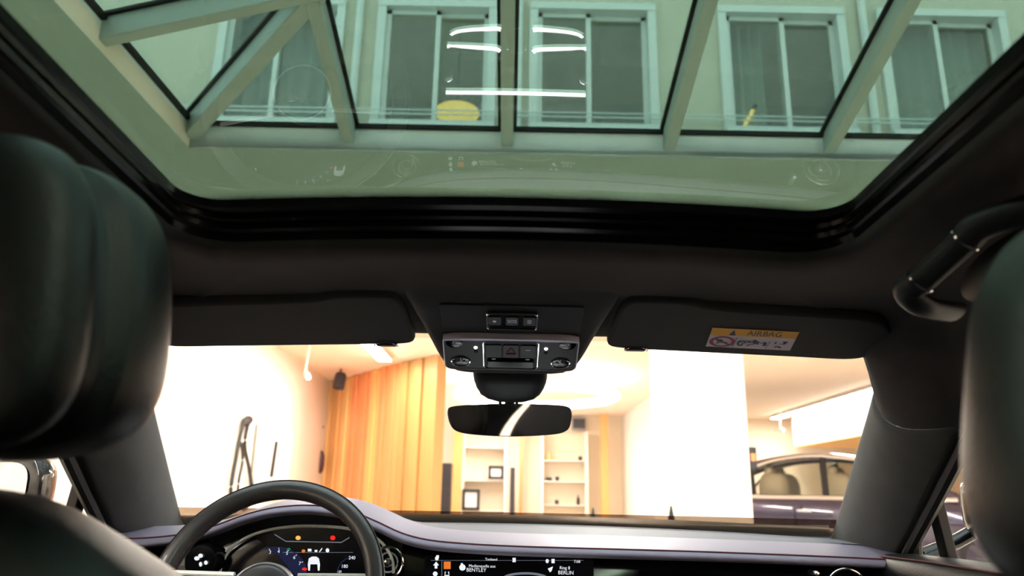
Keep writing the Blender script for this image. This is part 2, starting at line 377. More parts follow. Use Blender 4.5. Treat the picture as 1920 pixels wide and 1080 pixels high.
# --- sun visors
def Zv(x, y): return .2635 - .135 * (y - 1.03) - .025 * (abs(x) - .15)
outl = [(1140, 648), (1146, 625), (1158, 592), (1172, 574), (1195, 566), (1290, 570), (1330, 579), (1400, 585), (1520, 593), (1630, 602), (1662, 612), (1674, 632), (1664, 655), (1630, 669), (1585, 675), (1500, 671), (1380, 665), (1260, 659), (1180, 655)]
vis = [onS(px, py, lambda x, y, z: z - Zv(x, y)) for px, py in outl]
def on_visor(px, py, lift=.0006):
    p = onS(px, py, lambda x, y, z: z - (Zv(x, y) - lift)); return p
for sx in (1, -1):
    lab = 'dark passenger sun visor carrying the yellow and white airbag label' if sx > 0 else 'plain dark driver sun visor without any label, above the steering wheel'
    t = thing('sun_visor', lab, 'sun visor', (.36 * sx, 1.12, .24), 'sun visors')
    pts = crom([V((p.x * sx, p.y, p.z)) for p in vis], 4, True)
    MB().loft([pts, [p + V((0, 0, .016)) for p in pts]], closed=True, cap=True).build('visor_flap', M['visor'], t, bevel=.005, ang=50, segs=3)
    c = onS(1192, 654, lambda x, y, z: z - Zv(x, y)); c.x *= sx
    mb = MB(); mb.box(c + V((0, .004, .004)), (.034, .016, .014)); mb.build('visor_clip', M['plastic'], t, bevel=.003)
    mb = MB(); mb.tube(crom([c + V((-.019, .005, -.002)), c + V((-.017, -.006, -.001)), c + V((-.008, -.009, .001)), c + V((.008, -.009, .001)), c + V((.017, -.006, -.001)), c + V((.019, .005, -.002))], 4), .0016, 6)
    mb.build('clip_trim', M['chrome'], t)['label'] = 'chrome clip edge'
    if sx > 0:
        # airbag label
        A, B, C_, D = [on_visor(*q) for q in ((1336, 614), (1499, 622), (1481, 657), (1323, 649))]
        def lab_pt(u, v, dz=0): p = lerp(lerp(A, B, u), lerp(D, C_, u), v); return p - V((0, 0, .0004 + dz))
        lb = MB().loft([[lab_pt(u / 8, v) for u in range(9)] for v in (0, .36)]).build('label_header', M['yellow'], t, smooth=False); lb['label'] = 'yellow strip reading AIRBAG'
        MB().loft([[lab_pt(u / 8, v) for u in range(9)] for v in (.36, 1)]).build('label_body', M['paper'], t, smooth=False)['label'] = 'white pictogram field of the airbag label'
        mb = MB(); wv, hv = (B - A), (D - A); asp = wv.length / hv.length
        vs_, _f = text_mesh('AIRBAG', .36); tw = max(p.x for p in vs_) - min(p.x for p in vs_)
        put_text(mb, 'AIRBAG', .36, lambda a, b: lab_pt(.62 + a / tw * .40, .185 - b, .0004))
        # warning triangle
        mb.poly([lab_pt(.255, .04, .0004), lab_pt(.215, .32, .0004), lab_pt(.295, .32, .0004)])
        mb.build('label_lettering', M['ink'], lb, smooth=False)
        lb2 = [c2 for c2 in t.children if c2.name.startswith('label_body')][0]
        def stroke(mb, pts, w, closed=False):
            P = [V((a, b, 0)) for a, b in pts]; n = len(P); L, Rr = [], []
            for i in range(n):
                tn = (P[(i + 1) % n] - P[i - 1]) if closed else (P[min(n - 1, i + 1)] - P[max(0, i - 1)])
                tn = V((tn.x * asp, tn.y, 0)).normalized(); nn = V((-tn.y / asp, tn.x, 0)) * w / 2
                L.append(P[i] + nn); Rr.append(P[i] - nn)
            f3 = lambda q: lab_pt(q.x, q.y, .0005)
            rows = [[f3(a), f3(b)] for a, b in zip(L, Rr)]
            mb.loft(rows, closed_rows=closed)
        circ = lambda cx, cy, r, n=24: [(cx + r * .52 * math.cos(2 * math.pi * k / n), cy + r * math.sin(2 * math.pi * k / n)) for k in range(n)]
        mb = MB(); stroke(mb, circ(.17, .68, .25), .07, True); stroke(mb, [(.075, .53), (.265, .84)], .06); stroke(mb, [(.12, .92), (.24, .92)], .04)
        mb.build('label_prohibition', M['redink'], lb2, smooth=False)
        mb = MB()
        stroke(mb, [(.11, .78), (.13, .72), (.2, .70), (.23, .74)], .05); stroke(mb, circ(.135, .62, .05, 10), .04, True)
        for cx in (.40, .455, .51): stroke(mb, circ(cx, .62, .045, 10), .035, True)
        stroke(mb, [(.37, .58), (.355, .72), (.38, .86)], .04); stroke(mb, [(.40, .86), (.41, .74), (.44, .70)], .04); stroke(mb, [(.47, .84), (.50, .76), (.545, .74)], .04)
        stroke(mb, [(.53, .50), (.56, .58), (.555, .72)], .06); stroke(mb, [(.59, .58), (.59, .74)], .03); stroke(mb, [(.61, .66), (.66, .66)], .03)
        stroke(mb, [(.655, .60), (.675, .68), (.665, .80)], .06); stroke(mb, [(.72, .55), (.70, .92)], .012); stroke(mb, [(.32, .42), (.31, .94)], .012)
        stroke(mb, [(.79, .66), (.79, .56)], .03); stroke(mb, [(.84, .66), (.89, .66)], .03); stroke(mb, [(.89, .66), (.91, .52)], .05); stroke(mb, [(.87, .54), (.93, .54)], .04)
        stroke(mb, [(.80, .84), (.83, .78), (.86, .84), (.88, .86)], .06)
        mb.build('label_pictograms', M['ink'], lb2, smooth=False)

# --- overhead console housing
def Zc(y): return sinterp([(.95, .283), (1.0, .2765), (1.03, .2575 + .006), (1.11, .2395), (1.19, .1995), (1.21, .189)], y)
hw = [(.93, .22), (.98, .172), (1.03, .150), (1.08, .140), (1.14, .124), (1.19, .108), (1.205, .098), (1.213, .085)]
rows = []
for y in [.93, .96, .99, 1.01, 1.03, 1.06, 1.09, 1.12, 1.15, 1.175, 1.19, 1.2, 1.207, 1.212]:
    w = sinterp(hw, y); zc = Zc(max(.95, y)) + (.004 if y < .95 else 0); zh = .268 if y > 1.0 else .292
    e = max(0, (y - 1.19) / .022); zc += .004 * e * e
    half = [V((0, y, zc)), V((w * .5, y, zc)), V((w - .022, y, zc)), V((w - .010, y, zc + .0015)), V((w - .002, y, zc + .006)), V((w + .004, y, zc + .014)), V((w + .012, y, max(zc + .028, zh - .01))), V((w + .03, y, zh + .01))]
    rows.append([V((-p.x, p.y, p.z)) for p in reversed(half[1:])] + half)
last = rows[-1]; rows.append([V((p.x * .96, 1.222, p.z + .008)) for p in last]); rows.append([V((p.x * .9, 1.235, max(p.z + .03, .225))) for p in last])
t = thing('overhead_console', 'overhead console with reading lamps and silver trim between the sun visors', 'overhead console', (0, 1.1, .2))
MB().loft(rows).build('console_housing', M['housing'], t, ang=60)
def frame_on(y0, y1, dx=.0):               # local frame lying on the console face; a across, b down-forward, c out of the face
    p0, p1 = V((dx, y0, Zc(y0))), V((dx, y1, Zc(y1))); v = (p1 - p0).normalized(); n = V((0, v.z, -v.y)); n = n if n.z < 0 else -n
    return (lambda a, b, c=0: p0 + V((a, 0, 0)) + v * b + n * c), (p1 - p0).length
def slab(mb, fn, a0, a1, b0, b1, c0, c1, r=.004, n=5):
    P = []
    for (cx, cy, q0) in ((a1 - r, b1 - r, 0), (a0 + r, b1 - r, 1), (a0 + r, b0 + r, 2), (a1 - r, b0 + r, 3)):
        for k in range(n + 1):
            q = math.pi / 2 * (q0 + k / n); P.append((cx + r * math.cos(q), cy + r * math.sin(q)))
    mb.loft([[fn(a, b, c0) for a, b in P], [fn(a, b, c1) for a, b in P]], closed=True, cap=True); return P
def ringpath(fn, a0, a1, b0, b1, c, r, n=5):
    return [fn(a, b, c) for a, b in slab(MB(), fn, a0, a1, b0, b1, 0, 1, r, n)]
f1, L1 = frame_on(1.032, 1.112)
mb = MB(); slab(mb, f1, -.104, .104, .0, L1 - .006, -.004, .0025, .006); mb.build('veneer_panel', M['veneer'], t, bevel=.001)['label'] = 'pinstriped dark veneer panel'
mb = MB(); slab(mb, f1, -.0345, .0365, .018, .062, 0, .0045, .005); bp_ = mb.build('button_panel', M['gloss'], t, bevel=.0008); bp_['label'] = 'small black button panel in a chrome surround'
mb = MB(); mb.tube(ringpath(f1, -.0355, .0375, .017, .063, .005, .006), .0016, 6, closed=True); mb.build('chrome_surround', M['chrome'], bp_)
for a in (-.0245, .001, .0265):
    mb = MB(); slab(mb, f1, a - .0095, a + .0095, .026, .05, .0045, .0062, .003); mb.build('button', M['plastic'], bp_, bevel=.0006)
mb = MB(); put_text(mb, 'SOS', .008, lambda a, b: f1(a + .001, .038 - b * 1.6, .0064)); mb.poly([f1(-.027, .036, .0064), f1(-.0225, .036, .0064), f1(-.0225, .041, .0064), f1(-.027, .041, .0064)])
for b in (.033, .037, .041): mb.poly([f1(.0235, b, .0064), f1(.0295, b, .0064), f1(.0295, b + .0015, .0064), f1(.0235, b + .0015, .0064)])
mb.build('button_marks', M['lit_grey'], bp_, smooth=False)
f2, L2 = frame_on(1.112, 1.194)
# silver lip across the upper edge of the lower panel
P = []
for a in [lerp(-.104, .104, k / 24) for k in range(25)]:
    e = (abs(a) / .104) ** 8; P.append((a, e))
rows = []
for yy, zz in ((.004, .003), (.0006, .001), (0, -.001), (0, -.0088), (.0006, -.0100), (.0025, -.0108), (.007, -.0118), (.012, -.011)):
    rows.append([f2(a, 0, 0) + V((0, yy + .006 * e, zz)) for a, e in P])
MB().loft(rows).build('silver_trim', M['satin'], t)['label'] = 'satin silver trim bar'
mb = MB(); slab(mb, f2, -.104, .104, .010, L2 - .004, -.003, .004, .010); lp = mb.build('lamp_panel', M['panel'], t, bevel=.0015)
mb = MB(); mb.tube(ringpath(f2, -.104, .104, .006, L2 - .003, .004, .012), .0011, 6, closed=True); mb.build('panel_edge', M['satin'], lp)
mb = MB(); slab(mb, f2, -.042, .042, .012, L2 - .012, .004, .007, .006); sw = mb.build('switch_block', M['plastic'], t, bevel=.0012)
mb = MB(); mb.tube(ringpath(f2, -.0425, .0425, .0115, L2 - .010, .0065, .007), .0014, 6, closed=True); mb.build('switch_frame', M['chrome'], sw)
for a in (-.0265, 0, .0265):
    mb = MB(); slab(mb, f2, a - .0125, a + .0125, .02, .052, .007, .0085, .003); mb.build('switch', M['panel'], sw, bevel=.0008)
mb = MB(); slab(mb, f2, -.037, .037, .058, L2 - .016, .007, .011, .004); mb.build('slider', M['gloss'], sw, bevel=.0015)
mb = MB(); mb.tube([f2(-.008, .041, .0092), f2(0, .026, .0092), f2(.008, .041, .0092)], .0007, 5, closed=True); mb.build('hazard_mark', M['redink'], sw)
mb = MB()
for a in (-.0265, .0265):
    mb = MB() if a < 0 else (mb.build('switch_marks', M['lit_grey'], sw, smooth=False), MB())[1]
    mb.poly([f2(a - .003, .0535, .0092), f2(a + .003, .0535, .0092), f2(a + .003, .0555, .0092), f2(a - .003, .0555, .0092)])
mb.build('switch_marks', M['lit_grey'], sw, smooth=False); mb = MB(); mb.poly([f2(.0225, .03, .0092), f2(.0305, .03, .0092), f2(.0305, .0315, .0092), f2(.0225, .0315, .0092)])
mb.build('switch_marks', M['lit_grey'], sw, smooth=False)
nrm = (f2(0, 0, 1) - f2(0, 0, 0))
for s in (-1, 1):
    c = f2(s * .0545, .032, .004); MB().lathe(c, nrm, [(.0032, 0), (.0032, .001), (.002, .0025), (0, .003)], 14).build('reading_lamp_led', M['lensled'], t)
    c = f2(s * .0545, .043, .004); MB().lathe(c, nrm, [(.003, 0), (.003, .001), (0, .0012)], 14).build('microphone_hole', M['rubber'], t)
    mb = MB(); mb.lathe(f2(s * .087, .021, .0035), nrm, [(.013, 0), (.013, .0012), (.011, .0016), (0, .0010)], 24); mb.build('lamp_lens', M['gloss'], t)
    mb = MB(); c = f2(s * .079, .068, .004)
    mb.tube([c + V((.0145 * math.cos(q), 0, 0)) + (f2(0, 1, 0) - f2(0, 0, 0)) * .0115 * math.sin(q) + nrm * .001 for q in [2 * math.pi * k / 28 for k in range(28)]], .0015, 6, closed=True)
    bt = mb.build('lamp_switch', M['chrome'], t); bt['label'] = 'oval lamp switch with chrome ring'
    mb = MB(); mb.lathe(c, nrm, [(.013, -.001), (.0125, .001), (0, .0016)], 24); mb.build('switch_cap', M['gloss'], bt)
    mb = MB()
    for q in (20, 65, 110, 155): mb.beam(c + nrm * .002 + V((.003 * math.cos(math.radians(q)), 0, 0)) + (f2(0, -1, 0) - f2(0, 0, 0)) * .003 * math.sin(math.radians(q)), c + nrm * .002 + V((.008 * math.cos(math.radians(q)), 0, 0)) + (f2(0, -1, 0) - f2(0, 0, 0)) * .008 * math.sin(math.radians(q)), .0016, .0006)
    mb.build('lamp_mark', M['chrome'], bt)

# --- rear view mirror
t = thing('rear_view_mirror', 'frameless rear-view mirror hanging from the sensor housing at the windscreen', 'mirror', (0, 1.34, .1))
rows = []
for py, xl, xr, y, d in ((678, 886, 1026, 1.250, .03), (700, 886, 1027, 1.262, .035), (712, 888, 1026, 1.268, .045), (724, 892, 1021, 1.282, .05), (736, 900, 1013, 1.296, .05), (745, 913, 1001, 1.308, .045), (750, 930, 986, 1.318, .035), (752, 950, 966, 1.325, .02)):
    a, b = onY(xl, py, y), onY(xr, py, y); mid = (a + b) / 2; hx = (b.x - a.x) / 2
    rows.append([mid + V((hx * math.copysign(abs(math.cos(q)) ** .55, math.cos(q)), d * .5 + d * math.sin(q) * .5 * 1.0, 0)) for q in [2 * math.pi * k / 28 for k in range(28)]])
MB().loft(rows, closed=True, cap=True).build('sensor_housing', M['plastic'], t, ang=60)
mb = MB(); mb.tube(crom([(0, 1.345, .178), (0, 1.366, .166), (0, 1.374, .140)], 6), .009, 12); mb.build('mirror_stem', M['plastic'], t)
for x in (-.018, .012):
    mb = MB(); mb.tube([(x, 1.338, .168), (x + .001, 1.362, .158)], .003, 8); mb.build('stem_pin', M['chrome'], t)
moutl = crom([onY(px, py, 1.36) for px, py in ((838, 768), (850, 760), (900, 757.5), (955, 756.5), (1010, 758.5), (1058, 762), (1071, 772), (1070, 792), (1062, 808), (1035, 815), (960, 818), (890, 814), (855, 807), (842, 792))], 5, True)
mc = sum(moutl, V()) / len(moutl)
MYAW, MPIT = -.20, -.075
def mplane(p): q = p - mc; return mc + V((q.x, q.x * MYAW * .55 + q.z * MPIT, q.z))
front = [mplane(p) for p in moutl]
def shrink(P, s, dy): return [mc + (p - mc) * s + V((0, dy, 0)) for p in P]
MB().loft([shrink(front, .985, .0005), shrink(front, 1, .003), shrink(front, .995, .010), shrink(front, .9, .022), shrink(front, .6, .028)], closed=True, cap=True).build('mirror_shell', M['plastic'], t, ang=60)
mb = MB(); mb.f.append([mb.add(p) for p in shrink(front, .978, -.0004)]); mb.build('mirror_glass', M['mirror'], t, smooth=False)['label'] = 'dark mirror glass reflecting the rear cabin'

# --- grab handle (passenger side roof rail)
b1, b2 = onZ(1727, 526, .215), onZ(1812, 448, .238)
t = thing('grab_handle', 'black padded roof grab handle with chrome rings above the passenger door', 'handle', (b1 + b2) / 2)
dirv = (b2 - b1).normalized()
e0 = onX(1790, 585, .470); e1 = b2 + V((.055, -.075, .012))
pth = crom([e0, b1 + V((.018, .032, -.018)), b1 - dirv * .018 + V((0, .004, 0)), b1], 8)
wn = lambda q: .0125
mb = MB(); mb.tube(pth, .0145, 14, flat=.62, up=(-.6, -.5, -.6)); mb.build('handle_end', M['plastic'], t, ang=60)
pth2 = crom([b2, b2 + dirv * .02, b2 + V((.030, -.045, .012)), e1], 8)
mb = MB(); mb.tube(pth2, .0145, 14, flat=.62, up=(-.6, -.5, -.6)); mb.build('handle_end', M['plastic'], t, ang=60)
mb = MB(); mb.tube([lerp(b1, b2, k / 6) for k in range(7)], .0135, 14, flat=.62, up=(-.6, -.5, -.6)); mb.build('grip', M['leather'], t, ang=60)['label'] = 'leather grip of the handle'
for p in (b1, b2):
    mb = MB(); mb.tube([p - dirv * .0012, p + dirv * .0012], .0152, 18, flat=.64, up=(-.6, -.5, -.6)); mb.build('chrome_ring', M['chrome'], t)
mb = MB(); mb.ell(lerp(b1, b2, .5) + V((.075, .01, .0)), (.02, .10, .03), rot=Matrix.Rotation(-.1, 3, 'Z')); mb.build('handle_recess', M['rubber'], t)

# --- seats
def make_seat(sx, dy, dz, label):
    X = .398 if sx < 0 else .388; X *= sx
    t = thing('front_seat', label, 'seat', (X, .55 + dy, -.6), 'front seats')
    c = V((X, .527 + dy, .118 + dz))
    # headrest: lofted rounded sections from its rear panel to the front cushion
    rows = []
    for (yy, wx, wz, zo, pw) in ((-.090, .03, .02, .006, .45), (-.090, .105, .080, .006, .42), (-.083, .126, .099, .006, .42), (-.070, .1345, .107, .006, .45), (-.056, .1345, .108, .006, .47), (-.052, .120, .096, .006, .47), (-.036, .116, .093, .006, .47), (-.022, .120, .096, .008, .48), (-.018, .1375, .109, .010, .48),
                               (.0, .142, .112, .010, .5), (.022, .144, .112, .010, .5), (.042, .140, .109, .010, .52), (.058, .128, .098, .010, .55), (.066, .10, .07, .010, .6), (.068, .03, .02, .010, .6)):
        rr = []
        for k in range(48):
            q = 2 * math.pi * k / 48; cx, sz = math.cos(q), math.sin(q)
            zz = math.copysign(abs(sz) ** pw, sz); xx = math.copysign(abs(cx) ** (pw if sz > 0 or sx < 0 else pw * .6), cx)
            if sx > 0 and zz < 0: xx *= 1.03
            xx *= 1 - (.17 if sx < 0 else .24) * max(0, (zz + 1) / 2) ** 2.2
            rr.append(c + V((wx * xx, yy, wz * zz + zo)))
        rows.append(rr)
    hd = MB().loft(rows, closed=True, cap=True).build('headrest', M['seatl'], t, ang=50, sub=1)
    mb = MB(); mb.tube([p + V((0, .0, 0)) for p in rows[5]], .0022, 6, closed=True); mb.build('piping', M['leather'], hd)
    for s in (-1, 1):
        mb = MB(); mb.tube([(X + s * .040, .53 + dy, -.08 + dz), (X + s * .040, .53 + dy, .03 + dz)], .0065, 12); mb.build('headrest_post', M['chrome'], t)
    # backrest
    rows = []
    for (z, w, y0, y1, pw) in ((-.003, .02, .54, .58, .7), (-.007, .048, .525, .595, .65), (-.016, .08, .51, .605, .6), (-.030, .105, .50, .615, .55), (-.046, .132, .492, .625, .5), (-.066, .168, .485, .632, .45), (-.10, .212, .48, .64, .4), (-.145, .25, .478, .645, .36), (-.22, .268, .47, .66, .32), (-.35, .272, .46, .70, .3), (-.55, .27, .48, .76, .3), (-.70, .25, .52, .80, .3)):
        rr = []
        for k in range(40):
            q = 2 * math.pi * k / 40; cx, sy = math.cos(q), math.sin(q)
            rr.append(V((X + w * math.copysign(abs(cx) ** pw, cx), (y0 + y1) / 2 + dy + (y1 - y0) / 2 * math.copysign(abs(sy) ** .7, sy), z + dz + (.002 if sx < 0 else .045))))
        rows.append(rr)
    bk = MB().loft(rows, closed=True, cap=True).build('backrest', M['seatl'], t, ang=60, sub=1)
    # seat cushion
    mb = MB(); mb.ell((X, .86 + dy, -.66), (.27, .30, .09), 28, 12, .5, .5); mb.build('seat_cushion', M['leather'], t)
    MB().box((X, .80 + dy, -.775), (.42, .40, .08)).build('seat_base', M['plastic'], t, bevel=.01)
    return t
make_seat(-1, 0, 0, 'black leather driver seat with headrest behind the steering wheel')
make_seat(1, -.146, -.070, 'black leather passenger seat with headrest beside the grab handle')

# --- dashboard
zs_tab = [(-.80, -.096), (-.70, -.093), (-.64, -.089), (-.585, -.0805), (-.54, -.0665), (-.49, -.047), (-.44, -.034), (-.38, -.0285), (-.33, -.0315), (-.29, -.0395), (-.245, -.056), (-.20, -.0745), (-.16, -.0845), (-.11, -.090), (0, -.0945), (.2, -.0965), (.4, -.0985), (.6, -.1015), (.80, -.106)]
def zs(x): return sinterp(zs_tab, x)
def ysm(x): return 1.46 - .10 * max(0, abs(x) - .35) ** 1.2 + .0 
xs = [lerp(-.775, .775, k / 124) for k in range(125)]
prof = [(1.93, None, -.066), (1.86, None, -.063), (1.76, .35, .0), (1.68, .75, .0), (.155, 1, .0215), (.11, 1, .0168), (.07, 1, .0122), (.038, 1, .0078), (.018, 1, .0046), (.006, 1, .0019), (.0, 1, -.0002), (-.0025, 1, -.0030), (-.004, 1, -.0060), (-.002, 1, -.0095), (.008, 1, -.0125), (.05, 1, -.0145)]
rows = []
for yy, f, dz in prof:
    rr = []
    for x in xs:
        z0 = zs(x); ym = ysm(x)
        if f is None: p = V((x, yy - .22 * x * x, dz - .03 * x * x))
        elif yy > 1: p = V((x, yy - .2 * x * x, lerp(-.062 - .03 * x * x, z0 + .0215, f)))
        else: p = V((x, ym + yy, z0 + dz))
        rr.append(p)
    rows.append(rr)
t = dash = thing('dashboard', 'black leather dashboard with stitched top, instrument display and centre screen under the windscreen', 'dashboard', (0, 1.5, -.5))
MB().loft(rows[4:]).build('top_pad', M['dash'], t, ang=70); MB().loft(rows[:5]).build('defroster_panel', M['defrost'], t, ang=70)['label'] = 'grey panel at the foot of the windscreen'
mb = MB(); mb.tube([V((x, ysm(x) + .0125, zs(x) + .0046)) for x in xs], .0016, 6); mb.build('stitching', M['stitch'], t)['label'] = 'dark red stitched seam along the dash edge'
# fascia under the pad
rows = []
for yy, dz in ((.05, -.0145), (.042, -.03), (.036, -.07), (.030, -.12), (.03, -.20), (.06, -.34)):
    rows.append([V((x, ysm(x) + yy, zs(x) * (1 if dz > -.05 else max(0, 1 + (dz + .05) * 12)) + (-.095 if dz <= -.05 else 0) * (1 - max(0, 1 + (dz + .05) * 12)) + dz)) for x in xs])
MB().loft(rows).build('fascia', M['gloss'], t)
# lower dash and centre stack
mb = MB(); mb.box((0, 1.62, -.62), (1.4, .30, .34)); mb.build('lower_dash', M['leather'], t, bevel=.03)
SY = 1.478
def sc_pt(px, py, dy=0): return onY(px, py, SY - dy)
sa, sb = sc_pt(797, 1036), sc_pt(1113, 1036)
mb = MB(); fn = lambda a, b, c: V((a, SY + .004 - c, b)); slab(mb, fn, sa.x, sb.x, -.285, -.1095, 0, .004, .006); scr = mb.build('centre_screen', M['screen'], t, bevel=.001); scr['label'] = 'black centre touchscreen showing white text'
def stext(mb, s, px, py, hpx):
    p = sc_pt(px, py, .0008); sz = hpx * p.dot(Fv) / FPX / .7
    put_text(mb, s, sz, lambda a, b: p + V((a, 0, b)))
for q in (('Tonband', 921, 1049, 4.5), ('7:08', 1082, 1053, 5), ('Medienquelle aux', 904, 1061.5, 5), ('BENTLEY', 893, 1069, 6.5), ('Ring 8', 1059, 1065, 5.5), ('BERLIN', 1061, 1074, 6.5)):
    mb = MB(); stext(mb, *q); mb.build('screen_text', M['lit_white'], scr, smooth=False)
def sdisc(mb, px, py, rx, ry=None, n=14):
    ry = ry or rx; mb.poly([sc_pt(px + rx * math.cos(2 * math.pi * k / n), py + ry * math.sin(2 * math.pi * k / n), .0008) for k in range(n)])
def squad(mb, x0, y0, x1, y1): mb.poly([sc_pt(a, b, .0008) for a, b in ((x0, y0), (x1, y0), (x1, y1), (x0, y1))])
def icon(fn_):
    mb = MB(); fn_(mb); mb.build('screen_icon', M['lit_white'], scr, smooth=False)
icon(lambda mb: (sdisc(mb, 819, 1047, 3.5, 4), squad(mb, 818, 1041, 823, 1046)))
icon(lambda mb: mb.poly([sc_pt(a, b, .0008) for a, b in ((812, 1060), (818, 1053), (823, 1060), (820, 1060), (820, 1066), (815, 1066), (815, 1060))]))
icon(lambda mb: sdisc(mb, 816, 1076, 4.5)); icon(lambda mb: (sdisc(mb, 867, 1064, 6), squad(mb, 864, 1056, 868, 1060))); icon(lambda mb: squad(mb, 961, 1046, 967, 1054))
icon(lambda mb: sdisc(mb, 1026, 1052, 3, 4)); icon(lambda mb: squad(mb, 1034, 1048, 1040, 1056))
icon(lambda mb: mb.poly([sc_pt(a, b, .0008) for a, b in ((1027, 1066), (1037, 1062), (1034, 1071), (1031, 1073))]))
icon(lambda mb: mb.tube([sc_pt(835, 1072, .001), sc_pt(834, 1079, .001), sc_pt(842, 1079, .001), sc_pt(841, 1072, .001)], .0012, 5))
mb = MB(); squad(mb, 808, 1050.5, 1094, 1051.2); squad(mb, 828, 1052, 829, 1080); mb.tube([sc_pt(985 + 42 * math.cos(q), 1086 + 11 * math.sin(q), .001) for q in [math.pi + math.pi * k / 16 for k in range(17)]], .0022, 6)
mb.build('screen_line', M['lit_grey'], scr, smooth=False)
mb = MB(); squad(mb, 832, 1053, 845, 1067); mb.build('media_tile', M['lit_orange'], scr, smooth=False)['label'] = 'orange media tile'
mb = MB(); mb.tube([sc_pt(985 + 42 * math.cos(q), 1086 + 11 * math.sin(q), .0012) for q in [math.pi * 1.05 + math.pi * .9 * k / 16 for k in range(17)]], .0016, 6); mb.build('map_ring', M['lit_white'], scr)
# centre vents, clock and trim strips made to glow for their reflection in the roof glass
def strip(name, pts, r, m, par): return MB().tube(crom(pts, 5), r, 8).build(name, m, par)
vy = 1.452
stack = MB(); stack.box((0, 1.50, -.41), (.36, .07, .24)); stack.build('centre_stack', M['gloss'], t, bevel=.012)
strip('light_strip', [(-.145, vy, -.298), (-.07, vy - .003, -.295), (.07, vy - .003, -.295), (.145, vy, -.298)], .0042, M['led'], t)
for s in (-1, 1):
    vt = MB().box((s * .09, 1.458, -.445), (.115, .02, .06)).build('centre_vent', M['plastic'], t, bevel=.012)
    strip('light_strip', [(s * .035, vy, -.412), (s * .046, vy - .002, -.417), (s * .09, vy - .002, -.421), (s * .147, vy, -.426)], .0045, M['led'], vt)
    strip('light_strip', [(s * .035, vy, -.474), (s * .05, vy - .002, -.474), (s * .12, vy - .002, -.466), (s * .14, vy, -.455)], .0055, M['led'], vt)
    MB().lathe((s * .142, 1.455, -.335), (0, -1, 0), [(.014, 0), (.014, .012), (.011, .016), (0, .016)], 24).build('rotary_knob', M['chrome'], t)
ck = MB().tube([V((.026 * math.cos(q), vy, -.445 + .036 * math.sin(q))) for q in [2 * math.pi * k / 36 for k in range(36)]], .003, 8, closed=True).build('clock', M['chrome'], t)
ck['label'] = 'oval chrome clock bezel'
MB().tube([V((.013 * math.cos(q), vy, -.338 + .018 * math.sin(q))) for q in [2 * math.pi * k / 28 for k in range(28)]], .002, 8, closed=True).build('badge_ring', M['chrome'], t)

# instrument cluster
CY = 1.492
def cl(px, py, dy=0): return onY(px, py, CY - dy)
bez = crom([cl(*q) for q in ((412, 1072), (419, 1050), (437, 1025), (468, 1005), (512, 992), (560, 986.5), (610, 987), (652, 991), (690, 1001), (716, 1018), (734, 1045), (738, 1075))], 6)
cy0 = cl(412, 1100).z
pts = [p for p in bez] + [V((bez[-1].x, CY, cy0 - .03)), V((bez[0].x, CY, cy0 - .03))]
cl_o = MB().prism(pts, (0, .02, 0)).build('instrument_display', M['screen'], t, smooth=False); cl_o['label'] = 'black digital instrument display with lit dials and warning lights'
# dark binnacle lining between pad and display
rows = [[V((p.x * 1.0, CY + .006, p.z)) for p in bez], [V((lerp(-.36, p.x, 1.12), CY - .02, zs(lerp(-.36, p.x, 1.12)) - .013 if abs(p.x + .36) < .24 else p.z)) for p in bez]]
MB().loft(rows).build('binnacle_lining', M['plastic'], t)
mb = MB(); mb.tube([cl(*q, .018) for q in ((413, 1078), (420, 1052), (438, 1026), (469, 1006), (512, 993), (560, 987.5), (610, 988), (652, 992), (690, 1002), (716, 1019), (734, 1046), (738, 1078))] if 0 else [lerp(p, V((0, 0, 0)), .014 / 1.492) for p in bez], .0029, 8); mb.build('chrome_bezel', M['silver'], cl_o)
mb = MB(); mb.tube([cl(*q, .016) for q in ((423, 1034), (434, 1024), (447, 1015))], .0020, 6); mb.build('bezel_accent', M['silver'], cl_o)
def cquad(mb, x0, y0, x1, y1, d=.0015): mb.poly([cl(a, b, d) for a, b in ((x0, y0), (x1, y0), (x1, y1), (x0, y1))])
def ctext(mb, s, px, py, hpx):
    p = cl(px, py, .0016); sz = hpx * p.dot(Fv) / FPX / .7; put_text(mb, s, sz, lambda a, b: p + V((a, 0, b)))
mb = MB(); mb.tube([cl(*q, .001) for q in ((515, 1002), (536, 1015), (640, 1017), (655, 1008))], .0009, 5); cquad(mb, 530, 1035.5, 662, 1036.3)
mb.build('display_line', M['lit_grey'], cl_o)
mb = MB(); mb.tube([cl(519 + 58 * math.cos(q), 1080 + 54 * math.sin(q), .001) for q in [math.pi * 1.05 + .85 * math.pi * k / 20 for k in range(21)]], .0011, 5); mb.poly([cl(519 + 57 * math.cos(q), 1080 + 53 * math.sin(q), .0008) for q in [math.pi + math.pi * k / 20 for k in range(21)]])
mb.build('rev_dial', M['lit_navy'], cl_o)
for i in range(8):
    mb = MB(); q = math.radians(200 + i * 18.5); a, b = 519 + 50 * math.cos(q), 1080 + 46 * math.sin(q); ctext(mb, str(i), a, b, 6)
    a2, b2 = 519 + 57 * math.cos(q), 1080 + 53 * math.sin(q); mb.tube([cl(a2, b2, .0016), cl(519 + 54 * math.cos(q), 1080 + 50 * math.sin(q), .0016)], .0005, 5)
    mb.build('dial_numeral', M['lit_white'], cl_o, smooth=False)
for q in (('240', 660, 1046, 6), ('180', 646, 1062, 6), ('120', 636, 1072, 4)):
    mb = MB(); ctext(mb, *q); mb.build('dial_numeral', M['lit_white'], cl_o, smooth=False)
